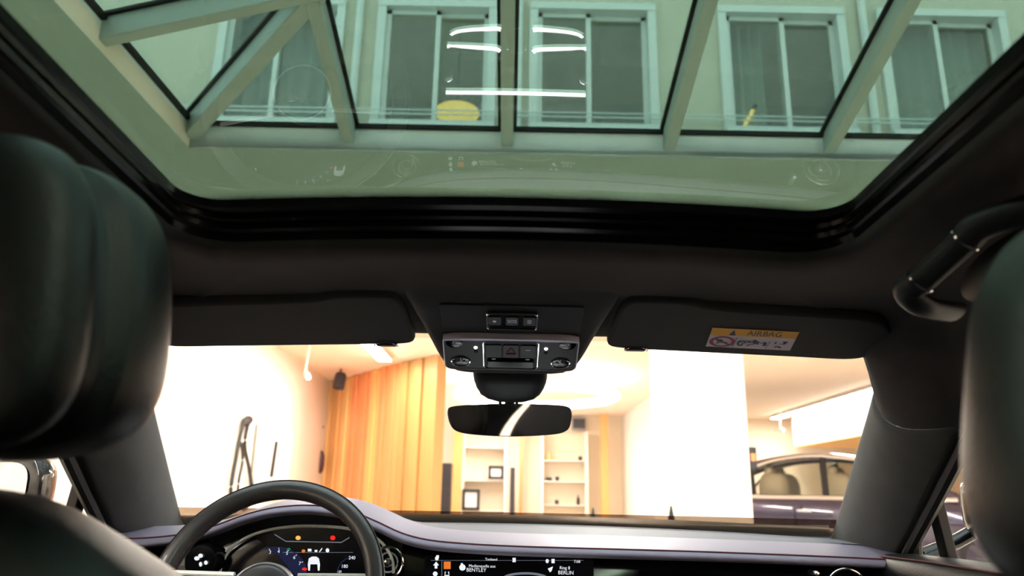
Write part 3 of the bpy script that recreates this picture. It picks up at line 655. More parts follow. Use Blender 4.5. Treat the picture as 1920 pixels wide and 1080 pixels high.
for k in range(4):
    mb = MB()
    if k == 0: cquad(mb, 577, 1029, 584, 1034)
    elif k == 1: cquad(mb, 590, 1031, 595, 1035)
    elif k == 2: mb.tube([cl(599, 1035, .0016), cl(604, 1028, .0016)], .001, 5)
    else: mb.poly([cl(614 + 3.5 * math.cos(2 * math.pi * k_ / 12), 1032 + 4 * math.sin(2 * math.pi * k_ / 12), .0016) for k_ in range(12)])
    mb.build('display_symbol', M['lit_white'], cl_o, smooth=False)
mb = MB(); mb.tube([cl(664 - 32 * math.cos(q), 1078 - 34 * math.sin(q), .001) for q in [math.radians(5 + 70 * k / 12) for k in range(13)]], .0011, 5); mb.build('speed_dial', M['lit_navy'], cl_o)
# car pictogram
mb = MB(); P = [(577, 1058), (579, 1047), (585, 1043.5), (593, 1043.5), (598, 1047), (600, 1058), (599, 1070), (596, 1070), (595, 1058), (582, 1058), (581, 1070), (578, 1070)]
mb.poly([cl(*q, .0016) for q in P]); mb.build('car_pictogram', M['lit_white'], cl_o, smooth=False)
def warn(name, px, py, rx, ry, m, lab):
    mb = MB(); mb.poly([cl(px + rx * math.cos(2 * math.pi * k / 12), py + ry * math.sin(2 * math.pi * k / 12), .0016) for k in range(12)]); mb.build('warning_light', m, cl_o, smooth=False)['label'] = lab
warn('w', 559, 1008.5, 5, 4.2, M['lit_amber'], 'amber warning light'); warn('w', 624, 1008.5, 5, 4.5, M['lit_red'], 'red warning light'); warn('w', 541, 1030, 4, 2.6, M['lit_green'], 'green indicator light')
warn('w', 569, 1033, 3.5, 3, M['lit_orange'], 'orange warning light'); warn('w', 571, 1067, 5, 3, M['lit_red'], 'low red warning light')
# light switch and bullseye vents on the dash
mb = MB()
for px, py, rx, ry in ((376, 1042, 4.5, 4), (369, 1047, 5, 4), (376, 1058, 3, 4.5), (386, 1055, 3.5, 4)):
    mb.poly([onY(px + rx * math.cos(2 * math.pi * k / 14), py + ry * math.sin(2 * math.pi * k / 14), 1.43) for k in range(14)])
mb.build('light_switch_symbol', M['lit_white'], t, smooth=False)['label'] = 'lit white symbols of the headlamp switch'
c = onY(377, 1052, 1.44); MB().lathe(c, (0, -1, 0), [(.03, -.05), (.03, .0), (.027, .005), (0, .006)], 30).build('light_switch', M['gloss'], t)
def bullseye(px, py, y, r, lab):
    c = onY(px, py, y)
    v = MB().tube([c + V((r * math.cos(q), 0, r * math.sin(q))) for q in [2 * math.pi * k / 40 for k in range(40)]], .0028, 8, closed=True).build('round_vent', M['chrome'], t); v['label'] = lab
    MB().lathe(c, (0, -1, 0), [(r, -.045), (r, -.004), (r * .8, -.02), (0, -.02)], 32).build('vent_barrel', M['gloss'], v)
    MB().tube([c + V((r * .62 * math.cos(q), .006, r * .62 * math.sin(q))) for q in [2 * math.pi * k / 32 for k in range(32)]], .0018, 6, closed=True).build('vent_ring', M['satin'], v)
    MB().lathe(c + V((0, -.004, 0)), (0, -1, 0), [(r * .3, -.02), (r * .3, .0), (r * .22, .004), (0, .005)], 20).build('vent_centre', M['chrome'], v)
bullseye(727, 1055, 1.475, .028, 'chrome ringed round vent between wheel and screen')
bullseye(1590, 1108, 1.42, .036, 'chrome ringed round vent at the passenger end')
c = onY(1532, 1077, 1.42); MB().lathe(c, (0, -1, 0), [(.006, -.03), (.006, .0), (.004, .004), (0, .005)], 16).build('organ_stop', M['chrome'], t)['label'] = 'small chrome vent pull'

# --- steering wheel
t = thing('steering_wheel', 'black leather steering wheel with stitched rim in front of the driver', 'steering wheel', (-.38, 1.27, -.153))
tl = math.radians(25); SC = V((-.38, 1.27, -.153)); e1v = V((1, 0, 0)); e2v = V((0, math.sin(tl), math.cos(tl))); nv = V((0, -math.cos(tl), math.sin(tl)))
def wp(r, q, a=0): return SC + (e1v * math.cos(q) + e2v * math.sin(q)) * r + nv * a
rows = []
for k in range(96):
    q = 2 * math.pi * k / 96; rr = []
    for j in range(20):
        s = 2 * math.pi * j / 20; rad = .0155 * math.copysign(abs(math.cos(s)) ** .9, math.cos(s)); ax = .0165 * math.sin(s)
        rr.append(wp(.1715 + rad, q, ax))
    rows.append(rr)
MB().loft(rows, closed=True, closed_rows=True).build('rim', M['wheel'], t, ang=180)
MB().tube([wp(.1715 + .0135, 2 * math.pi * k / 96, .0085) for k in range(96)], .0019, 6, closed=True).build('rim_seam', M['rubber'], t)
mb = MB()
for k in range(150):
    q = 2 * math.pi * k / 150; mb.tube([wp(.1568, q, .004), wp(.1568, q + .022, .0075)], .0009, 4)
mb.build('rim_stitching', M['stitch'], t)['label'] = 'dark red stitching inside the rim'
HC = SC - e2v * .016
mb = MB(); prof2 = [(.0, .036), (.025, .0355), (.043, .033), (.052, .027), (.056, .016), (.056, -.02), (.04, -.03), (0, -.03)]
hub = mb.lathe(HC, nv, list(reversed(prof2)), 40).build('hub', M['wheel'], t, ang=50)
MB().tube([HC + e1v * .050 * math.cos(q) + e2v * .050 * math.sin(q) + nv * .029 for q in [2 * math.pi * k / 48 for k in range(48)]], .002, 6, closed=True).build('hub_ring', M['satin'], hub)
mb = MB()
for s in (-1, 1):
    for k in range(4): mb.tube(crom([HC + e1v * s * .008 + e2v * (.014 - k * .004) + nv * .036, HC + e1v * s * .02 + e2v * (.016 - k * .004) + nv * .0362, HC + e1v * s * (.032 - k * .004) + e2v * (.012 - k * .004) + nv * .0345], 4), .0012, 5)
mb.tube([HC + e1v * .007 * math.cos(q) + e2v * (.008 + .009 * math.sin(q)) + nv * .037 for q in [2 * math.pi * k / 20 for k in range(20)]], .0012, 5, closed=True)
mb.build('wing_emblem', M['chrome'], hub)['label'] = 'chrome winged emblem'
for s in (-1, 1):
    rows = []
    for f in [k / 8 for k in range(9)]:
        r = lerp(.045, .162, f); top = lerp(.018, .026, f); bot = lerp(-.045, -.035, f); a = lerp(.018, .0, f)
        b = SC + e1v * s * r; rows.append([b + e2v * top + nv * (a - .012), b + e2v * top + nv * a, b + e2v * (top - .006) + nv * (a + .004), b + e2v * bot + nv * (a + .004), b + e2v * bot + nv * (a - .012)])
    sp = MB().loft(rows, closed=True, cap=True).build('spoke', M['plastic'], t, ang=40)
    MB().tube([SC + e1v * s * lerp(.05, .16, k / 8) + e2v * (lerp(.018, .026, k / 8) + .0005) + nv * (lerp(.018, 0, k / 8) + .001) for k in range(9)], .0042, 8).build('spoke_trim', M['silver'], sp)
rows = [[SC + e1v * x * w + e2v * h + nv * a for x, a in ((-1, -.012), (-1, .004), (1, .004), (1, -.012))] for w, h in ((.03, -.06), (.022, -.11), (.026, -.16))]
MB().loft(rows, closed=True, cap=True).build('spoke', M['plastic'], t)
MB().tube([SC - nv * .02, SC - nv * .20], .028, 20).build('column', M['plastic'], t)

# --- doors
def xw(z): return .788 - (z + .09) * .55
def on_win(px, py, sx=1):
    return onS(px, py, lambda x, y, z: x * sx - xw(z), t0=2e-4, t1=.006, n=3000)
for sx in (1, -1):
    mir = lambda p: V((p[0] * sx, p[1], p[2]))
    t = thing('car_door', 'passenger door with leather sill, quarter light and door mirror, beyond the right pillar' if sx > 0 else 'driver door with quarter light and door mirror, seen under the driver headrest', 'door', mir((.74, .9, -.8)), 'front doors')
    ys = [1.62, 1.55, 1.45, 1.3, 1.1, .8, .5, .2, -.2, -.6, -1.0]
    cs = [(.822, -.115), (.815, -.098), (.795, -.088), (.765, -.0855), (.735, -.087), (.715, -.0935), (.705, -.105), (.703, -.125), (.715, -.16), (.715, -.3), (.70, -.5), (.72, -.8)]
    rows = []
    for y in ys:
        e = max(0, y - 1.40); rows.append([mir((x - .026 + (e * .10 if x < .8 else 0), y, z - e * .06)) for x, z in cs])
    MB().loft(rows).build('door_panel', M['leather'], t, ang=60)['label'] = 'leather door panel'
    mb = MB(); mb.tube([mir((.6885 + max(0, y - 1.4) * .1, y, -.0915 - max(0, y - 1.4) * .06)) for y in ys[1:]], .0016, 6); mb.build('sill_stitching', M['stitch'], t)
    mb = MB(); mb.box(mir((.756, 1.12, -.0885)), (.010, .22, .006)); mb.build('demister_slot', M['chrome'], t, bevel=.002)
    mb = MB(); mb.box(mir((.756, 1.12, -.086)), (.006, .20, .004)); mb.build('slot_opening', M['rubber'], t)
    # window frame along the pillar, back over the roof
    fp = [(.790, 1.70, -.135), (.775, 1.60, -.10), (.740, 1.43, -.028), (.702, 1.25, .055), (.676, 1.09, .118), (.672, .95, .145), (.662, .7, .155), (.658, .3, .157), (.655, -.2, .15), (.66, -.9, .10)]
    mb = MB(); mb.tube([mir(p) for p in crom(fp, 6)], .0155, 10); mb.build('window_frame', M['rubber'], t, ang=60)
    mb = MB(); mb.tube([mir(V(p) + V((-.0175, -.006, -.006))) for p in crom(fp[1:6], 6)], .004, 8); mb.build('frame_seal', M['gloss'], t)
    # inner sail panel and quarter light post
    pa, pb = on_win(1752, 905), on_win(1783, 1050)
    mb = MB(); mb.beam(mir(pa + V((0, .02, .03))), mir(pb + V((0, 0, -.02))), .05 if 0 else .026, .02, up=(1 * sx, 0, .3)); mb.build('quarter_post', M['rubber'], t, bevel=.003)
    qa, qb = on_win(1722, 985), on_win(1727, 1050)
    mb = MB(); mb.tube([mir(p) for p in crom([on_win(1757, 915), on_win(1737, 950), on_win(1725, 985), on_win(1722, 1015), on_win(1724, 1055)], 6)], .007, 8); mb.build('quarter_seal', M['pillar'], t)
    mb = MB(); rows = []
    for y in (1.66, 1.45, 1.2, .8, .3, -.2):
        zt = sinterp([(-1.0, .10), (.3, .157), (.95, .145), (1.09, .118), (1.25, .055), (1.43, -.028), (1.60, -.10), (1.7, -.135)], y)
        rows.append([mir((xw(z) + .006, y, z)) for z in [lerp(-.12, zt, k / 6) for k in range(7)]])
    mb.loft(rows).build('window_glass', M['clear'], t)
    # door mirror
    c = V((1.015, 1.56, -.005))
    rows = []
    for dy, s in ((-.035, .93), (-.030, 1), (0, 1.0), (.03, .93), (.06, .72), (.075, .4), (.08, .05)):
        rows.append([mir(c + V((.125 * s * math.copysign(abs(math.cos(q)) ** .6, math.cos(q)), dy + .05 * math.cos(q), .070 * s * math.copysign(abs(math.sin(q)) ** .6, math.sin(q))))) for q in [2 * math.pi * k / 32 for k in range(32)]])
    dm = MB().loft(rows, closed=True, cap=True).build('door_mirror', M['paint'] if 0 else M['gloss'], t, ang=60); dm['label'] = 'outside door mirror'
    mb = MB(); mb.f.append([mb.add(lerp(p, sum(rows[0], V()) / 32, .2) + V((0, -.002, 0))) for p in rows[0]]); mb.build('mirror_glass', M['mirror'], dm, smooth=False)
    mb = MB(); mb.tube([mir((.83, 1.58, -.10)), mir((.90, 1.585, -.075)), mir((.95, 1.585, -.05))], .022, 12, flat=.6); mb.build('mirror_arm', M['gloss'], dm)

# --- cabin shell behind and below the camera
o = MB().box((0, .45, -.83), (1.62, 3.2, .03)).build('floor', M['carpet']); struct(o, 'dark carpeted cabin floor')
FIT_REAR = None
# rear of the cabin with a curved gap shaped to give the mirror its white strip
def refl_dir(px, py):
    p = onY(px, py, 1.36); p = mplane(p); d = p.normalized(); n = V((-MYAW * .55 * -1, -1, MPIT)).normalized()
    n = V((MYAW * .55, -1, MPIT)).normalized(); r = d - n * 2 * d.dot(n); return p, r
RY = -1.0
gap = []
for px, py, w in ((992, 752, 9), (985, 762, 9), (975, 772, 10), (965, 784, 11), (956, 797, 12), (949, 810, 13), (944, 824, 14)):
    a = []
    for s in (-1, 1):
        p, r = refl_dir(px + s * w * .75, py); a.append(p + r * ((RY - p.y) / r.y))
    gap.append(a)
gap.sort(key=lambda a: -a[0].z)
ztop, zbot = gap[0][0].z, gap[-1][0].z
mb = MB()
ztop, zbot = min(ztop, .40), max(zbot, -.80)
def rear_strip(side):
    L = [[V((.9 * side, RY, .55)), V((gap[0][0 if side < 0 else 1].x, RY, .55))]] if 0 else []
    for a in gap:
        e = min(a[0].x, a[1].x) if side < 0 else max(a[0].x, a[1].x); L.append([V((-.9 if side < 0 else .9, RY, a[0].z)), V((e, RY, a[0].z))])
    return L
mb.loft(rear_strip(-1)); mb.loft(rear_strip(1))
mb.loft([[V((-.9, RY, .60)), V((.9, RY, .60))], [V((-.9, RY, gap[0][0].z)), V((.9, RY, gap[0][0].z))]])
mb.loft([[V((-.9, RY, gap[-1][0].z)), V((.9, RY, gap[-1][0].z))], [V((-.9, RY, -.85)), V((.9, RY, -.85))]])
o = mb.build('rear_cabin_trim', M['suede'], solid=.01); struct(o, 'dark rear cabin trim behind the seats')
for sx in (1, -1):
    mb = MB(); mb.beam((.66 * sx, -.28, .16), (.74 * sx, -.18, -.1), .16, .05, up=(1, 0, 0)); mb.beam((.74 * sx, -.18, -.1), (.74 * sx, -.18, -.82), .16, .05, up=(1, 0, 0))
    rp = MB().loft([[V((.662 * sx, -.2, .17)), V((.662 * sx, -.98, .13))], [V((.80 * sx, -.2, -.12)), V((.80 * sx, -.98, -.12))]]).build('window_rear', M['privacy'], solid=.004); struct(rp, 'dark privacy glass of the rear door')  # unseen rear glass, added dark to keep light off the headrest backs
    tag(mb.build('centre_pillar', M['pillar']), 'dark centre pillar behind the front door on the %s side' % ('passenger' if sx > 0 else 'driver'), 'pillar')

# ================================================================== SHOWROOM
FLZ = -1.05; CZ = 1.70; SKX0, SKX1, SKY0, SKY1 = -1.68, 4.2, -.6, 3.52
LX = -2.85; BY = 16.4; RX = 11.5
o = MB().box((4, 6.5, FLZ - .05), (15.5, 21.5, .1)).build('floor', M['floor']); struct(o, 'showroom floor')
def slabm(x0, x1, y0, y1, z0, z1): return MB().box(((x0 + x1) / 2, (y0 + y1) / 2, (z0 + z1) / 2), (x1 - x0, y1 - y0, z1 - z0))
mb = MB()
for x0, x1, y0, y1 in ((LX - .2, RX, SKY1, BY + .2), (LX - .2, SKX0, -4, SKY1), (SKX1, RX, -4, SKY1), (SKX0, SKX1, -4, SKY0)):
    mb.box(((x0 + x1) / 2, (y0 + y1) / 2, CZ + .05), (x1 - x0, y1 - y0, .1))
o = mb.build('ceiling', M['ceil'], smooth=False); struct(o, 'peach painted showroom ceiling')
# cream soffit by the skylight; its green cast through the glass is painted in
mb = MB()
for x0, x1, y0, y1 in ((LX, 7, SKY1 - .001, 5.4), (LX, SKX0 + .001, -3.8, SKY1)): mb.box(((x0 + x1) / 2, (y0 + y1) / 2, CZ - .004), (x1 - x0, y1 - y0, .006))
o = mb.build('trim_1', M['soffit'], smooth=False); struct(o, 'sage soffit band along the skylight opening')
o = slabm(LX - .2, LX, -4, 12.3, FLZ, CZ).build('wall_left', M['white'], smooth=False); struct(o, 'white showroom side wall')
o = slabm(LX - .2, RX, BY, BY + .2, FLZ, CZ).build('wall_back', M['warmwall'], smooth=False); struct(o, 'cream showroom end wall')
o = slabm(RX, RX + .2, -4, BY + .2, FLZ, CZ).build('wall_right', M['white'], smooth=False); struct(o, 'white showroom wall beyond the purple car')
o = slabm(LX - .2, RX, -4.2, -4, FLZ, CZ).build('wall_rear', M['white'], smooth=False); struct(o, 'white showroom wall behind the car')
o = slabm(2.42, 2.62, 11.6, BY, FLZ, CZ).build('wall_middle', M['white'], smooth=False); struct(o, 'white partition wall between the shelf bay and the purple car')
# round fronted column
ca, cb = onY(1252, 800, 5.75), onY(1402, 800, 5.75)
o = slabm(ca.x, cb.x, 5.75, 6.40, FLZ, CZ).build('column', M['white'], bevel=.012); struct(o, 'thick square white column in front of the purple car')

# --- skylight: low pyramid of painted bars over the car
ZS = CZ + .10; SL = .281
t = thing('window_1', 'skylight of painted bars and clear panes above the car', 'skylight', (0, 3, 1.75), kind='structure')
def fr_pt(x, y, dz=0): return V((x, y, ZS + SL * (SKY1 - y) + dz))
def lf_pt(s, y, dz=0): return V((SKX0 + s, y, ZS + SL * s + dz))
mb = MB(); mb.box(((SKX0 + SKX1) / 2, SKY1 + .03, CZ + .06), (SKX1 - SKX0 + .1, .06, .13)); mb.build('curb', M['curbm'], t, bevel=.008, smooth=False)
mb = MB(); mb.box((SKX0 - .03, (SKY0 + SKY1) / 2, CZ + .06), (.06, SKY1 - SKY0, .13)); mb.build('curb', M['curbm'], t, bevel=.008, smooth=False)
mb = MB(); mb.box(((SKX0 + SKX1) / 2, SKY1 - .005, ZS + .035), (SKX1 - SKX0, .03, .02)); mb.build('gasket', M['rubber'], t)
mb = MB(); mb.box((SKX0 + .005, (SKY0 + SKY1) / 2, ZS + .035), (.03, SKY1 - SKY0, .02)); mb.build('gasket', M['rubber'], t)
def bar(a, b, w=.062, h=.10):
    a, b = V(a), V(b); mb = MB(); mb.beam(a, b, w, h); r = mb.build('glazing_bar', M['alu'], t, bevel=.006)
    u = V((0, 0, h / 2 + .006)); mb = MB(); mb.beam(a + u, b + u, w + .035, .012); mb.build('bar_gasket', M['rubber'], r)
run = 3.6
bar(lf_pt(-.02, SKY1 + .02, -.0), fr_pt(SKX0 + run, SKY1 - run, 0), .075, .11)
for x in (-.86, -.04, .80, 1.63, 2.46, 3.30):
    yb = SKY1 + .02; s = min(run, x - SKX0); bar(fr_pt(x, yb, -.01), fr_pt(x, SKY1 - s, -.01))
for y in (2.66, 1.84, 1.02, .2):
    bar(lf_pt(-.02, y, -.01), lf_pt(SKY1 - y, y, -.01))
mb = MB(); mb.poly([fr_pt(SKX0, SKY1, .055), fr_pt(SKX1, SKY1, .055), fr_pt(SKX1, SKY1 - run, .055), fr_pt(SKX0 + run, SKY1 - run, .055)]); mb.build('front_pane', M['pane'], t, smooth=False, solid=.012)
mb = MB(); mb.poly([lf_pt(0, SKY1, .055), lf_pt(run, SKY1 - run, .055), lf_pt(run, SKY0, .055), lf_pt(0, SKY0, .055)]); mb.build('side_pane', M['pane'], t, smooth=False, solid=.012)
o = slabm(LX - .2, RX, SKY1 + .08, 7.4, CZ + .1, CZ + .16).build('roof_terrace', M['roofing'], smooth=False); struct(o, 'flat roof in front of the courtyard facade')

# --- courtyard facade
FY = 7.5; ZT = onY(960, 8, FY).z; ZB = onY(960, 246, FY).z
wins = []
for i, (xl, xm, xr) in enumerate(((402, 513, 640), (702, 817, 930), (992, 1104, 1232), (1350, 1474, 1592), (1652, 1768, 1898))):
    wins.append([onY(q, 130, FY).x for q in (xl, xm, xr)])
lab_w = ['facade window with white frame left of the diagonal glazing bar', 'sliding facade window glimpsed above a glowing oval lamp', 'sliding facade window with white frame at the middle', 'sliding facade window with a slanted lit lamp at its lower corner', 'sliding facade window with striped curtain beside the roof frame']
mb = MB(); mb.box((1, FY + .15, (ZB + CZ) / 2 - .05), (18, .3, ZB - CZ + .1)); mb.box((1, FY + .15, ZT + 2.5), (18, .3, 5))
ed = [-8] + [v for w in wins for v in (w[0], w[2])] + [10]
for i in range(0, len(ed), 2): mb.box(((ed[i] + ed[i + 1]) / 2, FY + .15, (ZT + ZB) / 2), (ed[i + 1] - ed[i], .3, ZT - ZB))
o = mb.build('wall_courtyard', M['facade'], smooth=False); struct(o, 'sage rendered courtyard facade above the skylight')
o = MB().box((1, FY + 2.4, 4.6), (18, .1, 3.4)).build('wall_upper_room', M['room'], smooth=False); struct(o, 'dim room wall behind the facade windows')
o = MB().box((1, FY + 1.3, ZT + .1), (18, 2.2, .06)).build('ceiling', M['room'], smooth=False); struct(o, 'dim upper room ceiling')
def pleat(x0, x1, y, z0, z1, n, amp=.05):
    top = [V((lerp(x0, x1, k / (n * 8)), y + amp * math.sin(2 * math.pi * k / 8), z1)) for k in range(n * 8 + 1)]
    return MB().loft([top, [V((p.x, p.y, z0)) for p in top]])
for i, (a, m_, b) in enumerate(wins):
    t = thing('window_%d' % (i + 2), lab_w[i], 'window', ((a + b) / 2, FY, ZB), kind='structure')
    mb = MB(); w = .095
    for c, d in (((a + w / 2, 0), 0), ((b - w / 2, 0), 0)): mb.box((c[0], FY + .02, (ZT + ZB) / 2), (w, .14, ZT - ZB))
    mb.box(((a + b) / 2, FY + .02, ZT - .04), (b - a - .01, .16, .09)); mb.box(((a + b) / 2, FY, ZB + .03), (b - a - .01, .2, .08))
    mb.build('window_frame', M['facframe'], t, smooth=False)
    for k, (x0, x1) in enumerate(((a + w, m_ + .03), (m_ - .03, b - w))):
        yy = FY + .05 + .05 * k; mb = MB(); s = .055
        mb.box((x0 + s / 2, yy, (ZT + ZB) / 2), (s, .045, ZT - ZB - .16)); mb.box((x1 - s / 2, yy, (ZT + ZB) / 2), (s, .045, ZT - ZB - .16))
        mb.box(((x0 + x1) / 2, yy, ZT - .115), (x1 - x0, .045, s)); mb.box(((x0 + x1) / 2, yy, ZB + .10), (x1 - x0, .045, s))
        sh = mb.build('sash', M['facframe'], t, smooth=False)
        MB().box(((x0 + x1) / 2, yy, (ZT + ZB) / 2), (x1 - x0 - .02, .012, ZT - ZB - .18)).build('pane', M['facpane'], sh, smooth=False)
    if i >= 3 or i == 0:
        o = pleat(a + .1, lerp(a, b, .98 if i != 3 else .42), FY + .35, ZB - .1, ZT, 7 if i != 3 else 4).build('curtain', M['curtain'], smooth=True)
        tag(o, {0: 'grey curtain behind the facade window left of the diagonal glazing bar', 3: 'grey half-drawn curtain behind the window with the slanted lamp', 4: 'grey full-width curtain behind the facade window nearest the passenger side'}[i], 'curtain', 'curtains behind the facade windows')
# drain pipes on the facade
for k, (px, lab) in enumerate(((955, 'pale drain pipe on the facade between the two middle windows'), (972, 'second pale pipe next to the drain pipe between the two middle windows'), (668, 'pale drain pipe left of the facade window with the glowing oval lamp'), (1625, 'pale drain pipe on the facade beside the striped curtain window'))):
    x = onY(px, 130, FY).x; o = MB().tube([(x, FY - .05, CZ + .16), (x, FY - .05, ZT + 1.5)], .045, 12).build('drain_pipe', M['facframe'], None); tag(o, lab, 'pipe', 'facade drain pipes')
for k, py in enumerate((209, 217)):
    p = onY(960, py, FY - .12); o = MB().tube([(-6, FY - .12, p.z), (9, FY - .12, p.z)], .008, 6).build('guard_wire', M['facframe']); tag(o, ['upper of the two thin guard wires across the facade windows', 'lower of the two thin guard wires across the facade windows'][k], 'wire', 'guard wires')
# lamps in the upper rooms
c = onY(857, 212, FY + .55)
t = thing('hanging_lamp', 'warm oval lamp glowing behind the facade window', 'lamp', c)
MB().ell(c, (.27, .27, .075), 28, 12).build('lamp_shade', M['lampshade'], t); MB().tube([c + V((0, 0, .06)), c + V((0, 0, 1.5))], .008, 6).build('cord', M['darkmetal'], t)
c = onY(1402, 225, FY + .3)
t = thing('wall_lamp', 'small slanted lit lamp behind a lower corner of the facade, beside a half-drawn curtain', 'lamp', c)
d = V((.07, 0, .13)); MB().tube([c - d, c + d], .022, 10).build('lamp_tube', M['lampshade'], t); MB().tube([c + d, c + d * 1.5], .03, 10).build('lamp_cap', M['darkmetal'], t)

# --- pleated wood wall
P = [V((-3.05, 12.3, 0)), V((-2.72, 11.75, 0)), V((-2.35, 11.25, 0)), V((-2.12, 10.8, 0)), V((-1.86, 10.3, 0)), V((-1.62, 10.0, 0)), V((-1.36, 9.6, 0)), V((-1.02, 9.25, 0))]
xq = [592, 622, 645, 672, 700, 735, 770, 817]; dq = [12.0, 11.7, 11.3, 10.9, 10.5, 10.0, 9.65, 9.3]
PP = [onY(a, 850, d) for a, d in zip(xq, dq)]
pl = resample([V((p.x, p.y, 0)) for p in PP], 23)
mb_by = {'wood1': MB(), 'wood2': MB(), 'wood3': MB()}
seq = ['wood1', 'wood3', 'wood1', 'wood1', 'wood1', 'wood3', 'wood1', 'wood2', 'wood2', 'wood2', 'wood2', 'wood1', 'wood1', 'wood2', 'wood2', 'wood2', 'wood2'] + ['wood4'] * 5
t = thing('slatted_wood_wall', 'tall orange and honey wood slat partition beyond the steering wheel', 'wall panel', (-2, 10.6, FLZ))
for i in range(22):
    a, b = pl[i], pl[i + 1]; tn = (b - a).normalized(); n = V((tn.y, -tn.x, 0)); off = n * (.03 if i % 2 else 0)
    q = [a + off, b - tn * .006 + off, b - tn * .006 - n * .12, a - n * .12]
    mb = MB(); mb.prism([V((p.x, p.y, FLZ)) for p in q], (0, 0, CZ - FLZ - .01)); mb.build('wood_slat', M[seq[i]], t, smooth=False)
a, b = pl[-1], V((pl[-1].x + .02, BY - 3.4, 0))
o = slabm(pl[-1].x - .30, pl[-1].x - .03, 9.85, 10.3, FLZ, CZ).build('wall_core', M['warmwall'], smooth=False); struct(o, 'cream wall behind the wood slats')
o = slabm(-4.6, LX - .05, 12.0, 12.2, FLZ, CZ).build('wall_corner', M['white'], smooth=False); struct(o)

# --- strip lights (ceiling) and ring light
def strip_light(x, y0, y1, label, w=.16):
    t = thing('strip_light', label, 'ceiling light', (x, (y0 + y1) / 2, CZ - .06), 'linear ceiling lights')
    slabm(x - w / 2 - .012, x + w / 2 + .012, y0 - .01, y1 + .01, CZ - .052, CZ - .007).build('light_housing', M['whiteplastic'], t)
    slabm(x - w / 2, x + w / 2, y0, y1, CZ - .062, CZ - .047).build('diffuser', M['strip'], t)
strip_light(-1.62, 5.6, 9.5, 'white linear ceiling light running up to the wood slat wall')
strip_light(5.5, 10.6, 15.6, 'long white linear ceiling light above the purple car')
strip_light(3.6, 3.7, 8.2, 'linear ceiling light behind the thick white column', .2)  # out of view, added to light the showroom walls
strip_light(.75, 4.2, 8.0, 'linear ceiling light before the ring light', .2)  # extra strip above the view, added to brighten the showroom
strip_light(8.2, 2.0, 9.3, 'linear ceiling light over the nose of the purple car', .2)  # unseen fill strip added over the passenger side of the room
strip_light(-2.3, -3.4, 1.2, 'linear ceiling light beside the driver door', .16)  # added out of view as fill beside and behind the car
strip_light(.0, 12.9, 15.3, 'short linear ceiling light above the shelf bay, behind the mirror housing', .2)  # hidden strip added to brighten the underlit shelf bay
strip_light(4.6, -3.3, 1.0, 'linear ceiling light behind the car on the passenger side', .2); strip_light(.8, -3.7, -1.2, 'linear ceiling light behind the car', .2)  # both added behind the camera to brighten the rear showroom wall
rc = onY(1005, 742, 11.0)
t = thing('ring_light', 'large glowing white ring pendant behind the rear-view mirror', 'ceiling light', rc)
RR = 1.14
MB().tube([rc + V((RR * math.cos(q), RR * math.sin(q), 0)) for q in [2 * math.pi * k / 72 for k in range(72)]], .085, 10, closed=True, flat=.75).build('ring', M['ring'], t)
for k in range(3):
    q = 2 * math.pi * k / 3 + .5; p = rc + V((RR * math.cos(q), RR * math.sin(q), .06)); MB().tube([p, V((p.x, p.y, CZ))], .006, 6).build('suspension_cord', M['whiteplastic'], t)
# spots
for px, py, y, lab, dark in ((637, 714, 10.6, 'dark cylindrical spotlight at the top of the wood slat wall', 1), (575, 703, 8.8, 'small pale spotlight under the ceiling beside the wood slat wall', 0), (1247, 795, 11.4, 'small spotlight on the ceiling left edge of the thick white column', 0), (1466, 806, 14.6, 'small grey spotlight below the long linear light over the purple car', 0)):
    c = onY(px, py, y); t = thing('spotlight', lab, 'spotlight', c, 'ceiling spotlights'); m = M['darkmetal'] if dark else M['whiteplastic']
    r = .085 if dark else .036; d = V((-.05, -.25, -.9)).normalized() if dark else V((.5, -.4, -.5)).normalized()
    tgt = {637: (-2.7, 11.9, -.1), 575: (-2.85, 11.1, .2), 1247: (2.0, 16.3, .1), 1466: (6.0, 16.4, .2)}[px]
    L_ = bpy.data.lights.new('spot_beam', 'SPOT'); L_.energy = {637: 6, 575: 40, 1247: 40, 1466: 60}[px]; L_.color = (1, .9, .8); L_.spot_size = 1.5; L_.spot_blend = .8; L_.shadow_soft_size = .04
    lo = bpy.data.objects.new('spot_beam', L_); col.objects.link(lo); lo.parent = t; lo.location = d * r * 2.7; lo.rotation_euler = (V(tgt) - c - d * r * 2.7).to_track_quat('-Z', 'Y').to_euler()
    MB().lathe(c - d * r * 1.3, d, [(r * .8, 0), (r, r * .4), (r, r * 2.6), (r * .8, r * 2.5), (0, r * 2.3)], 20).build('lamp_head', m, t)
    MB().tube([c - d * r * 1.2, V((c.x, c.y, CZ))], .014, 8).build('lamp_stem', m, t)

# --- right bulkhead, with wood underside
o = slabm(5.85, 9.4, 9.6, 15.6, 1.10, CZ).build('beam_1', M['white'], smooth=False); struct(o, 'white dropped bulkhead above the purple car')
o = slabm(5.84, 9.4, 9.6, 15.6, 1.07, 1.10).build('trim_2', M['wood3'], smooth=False); struct(o, 'wood clad underside of the bulkhead')

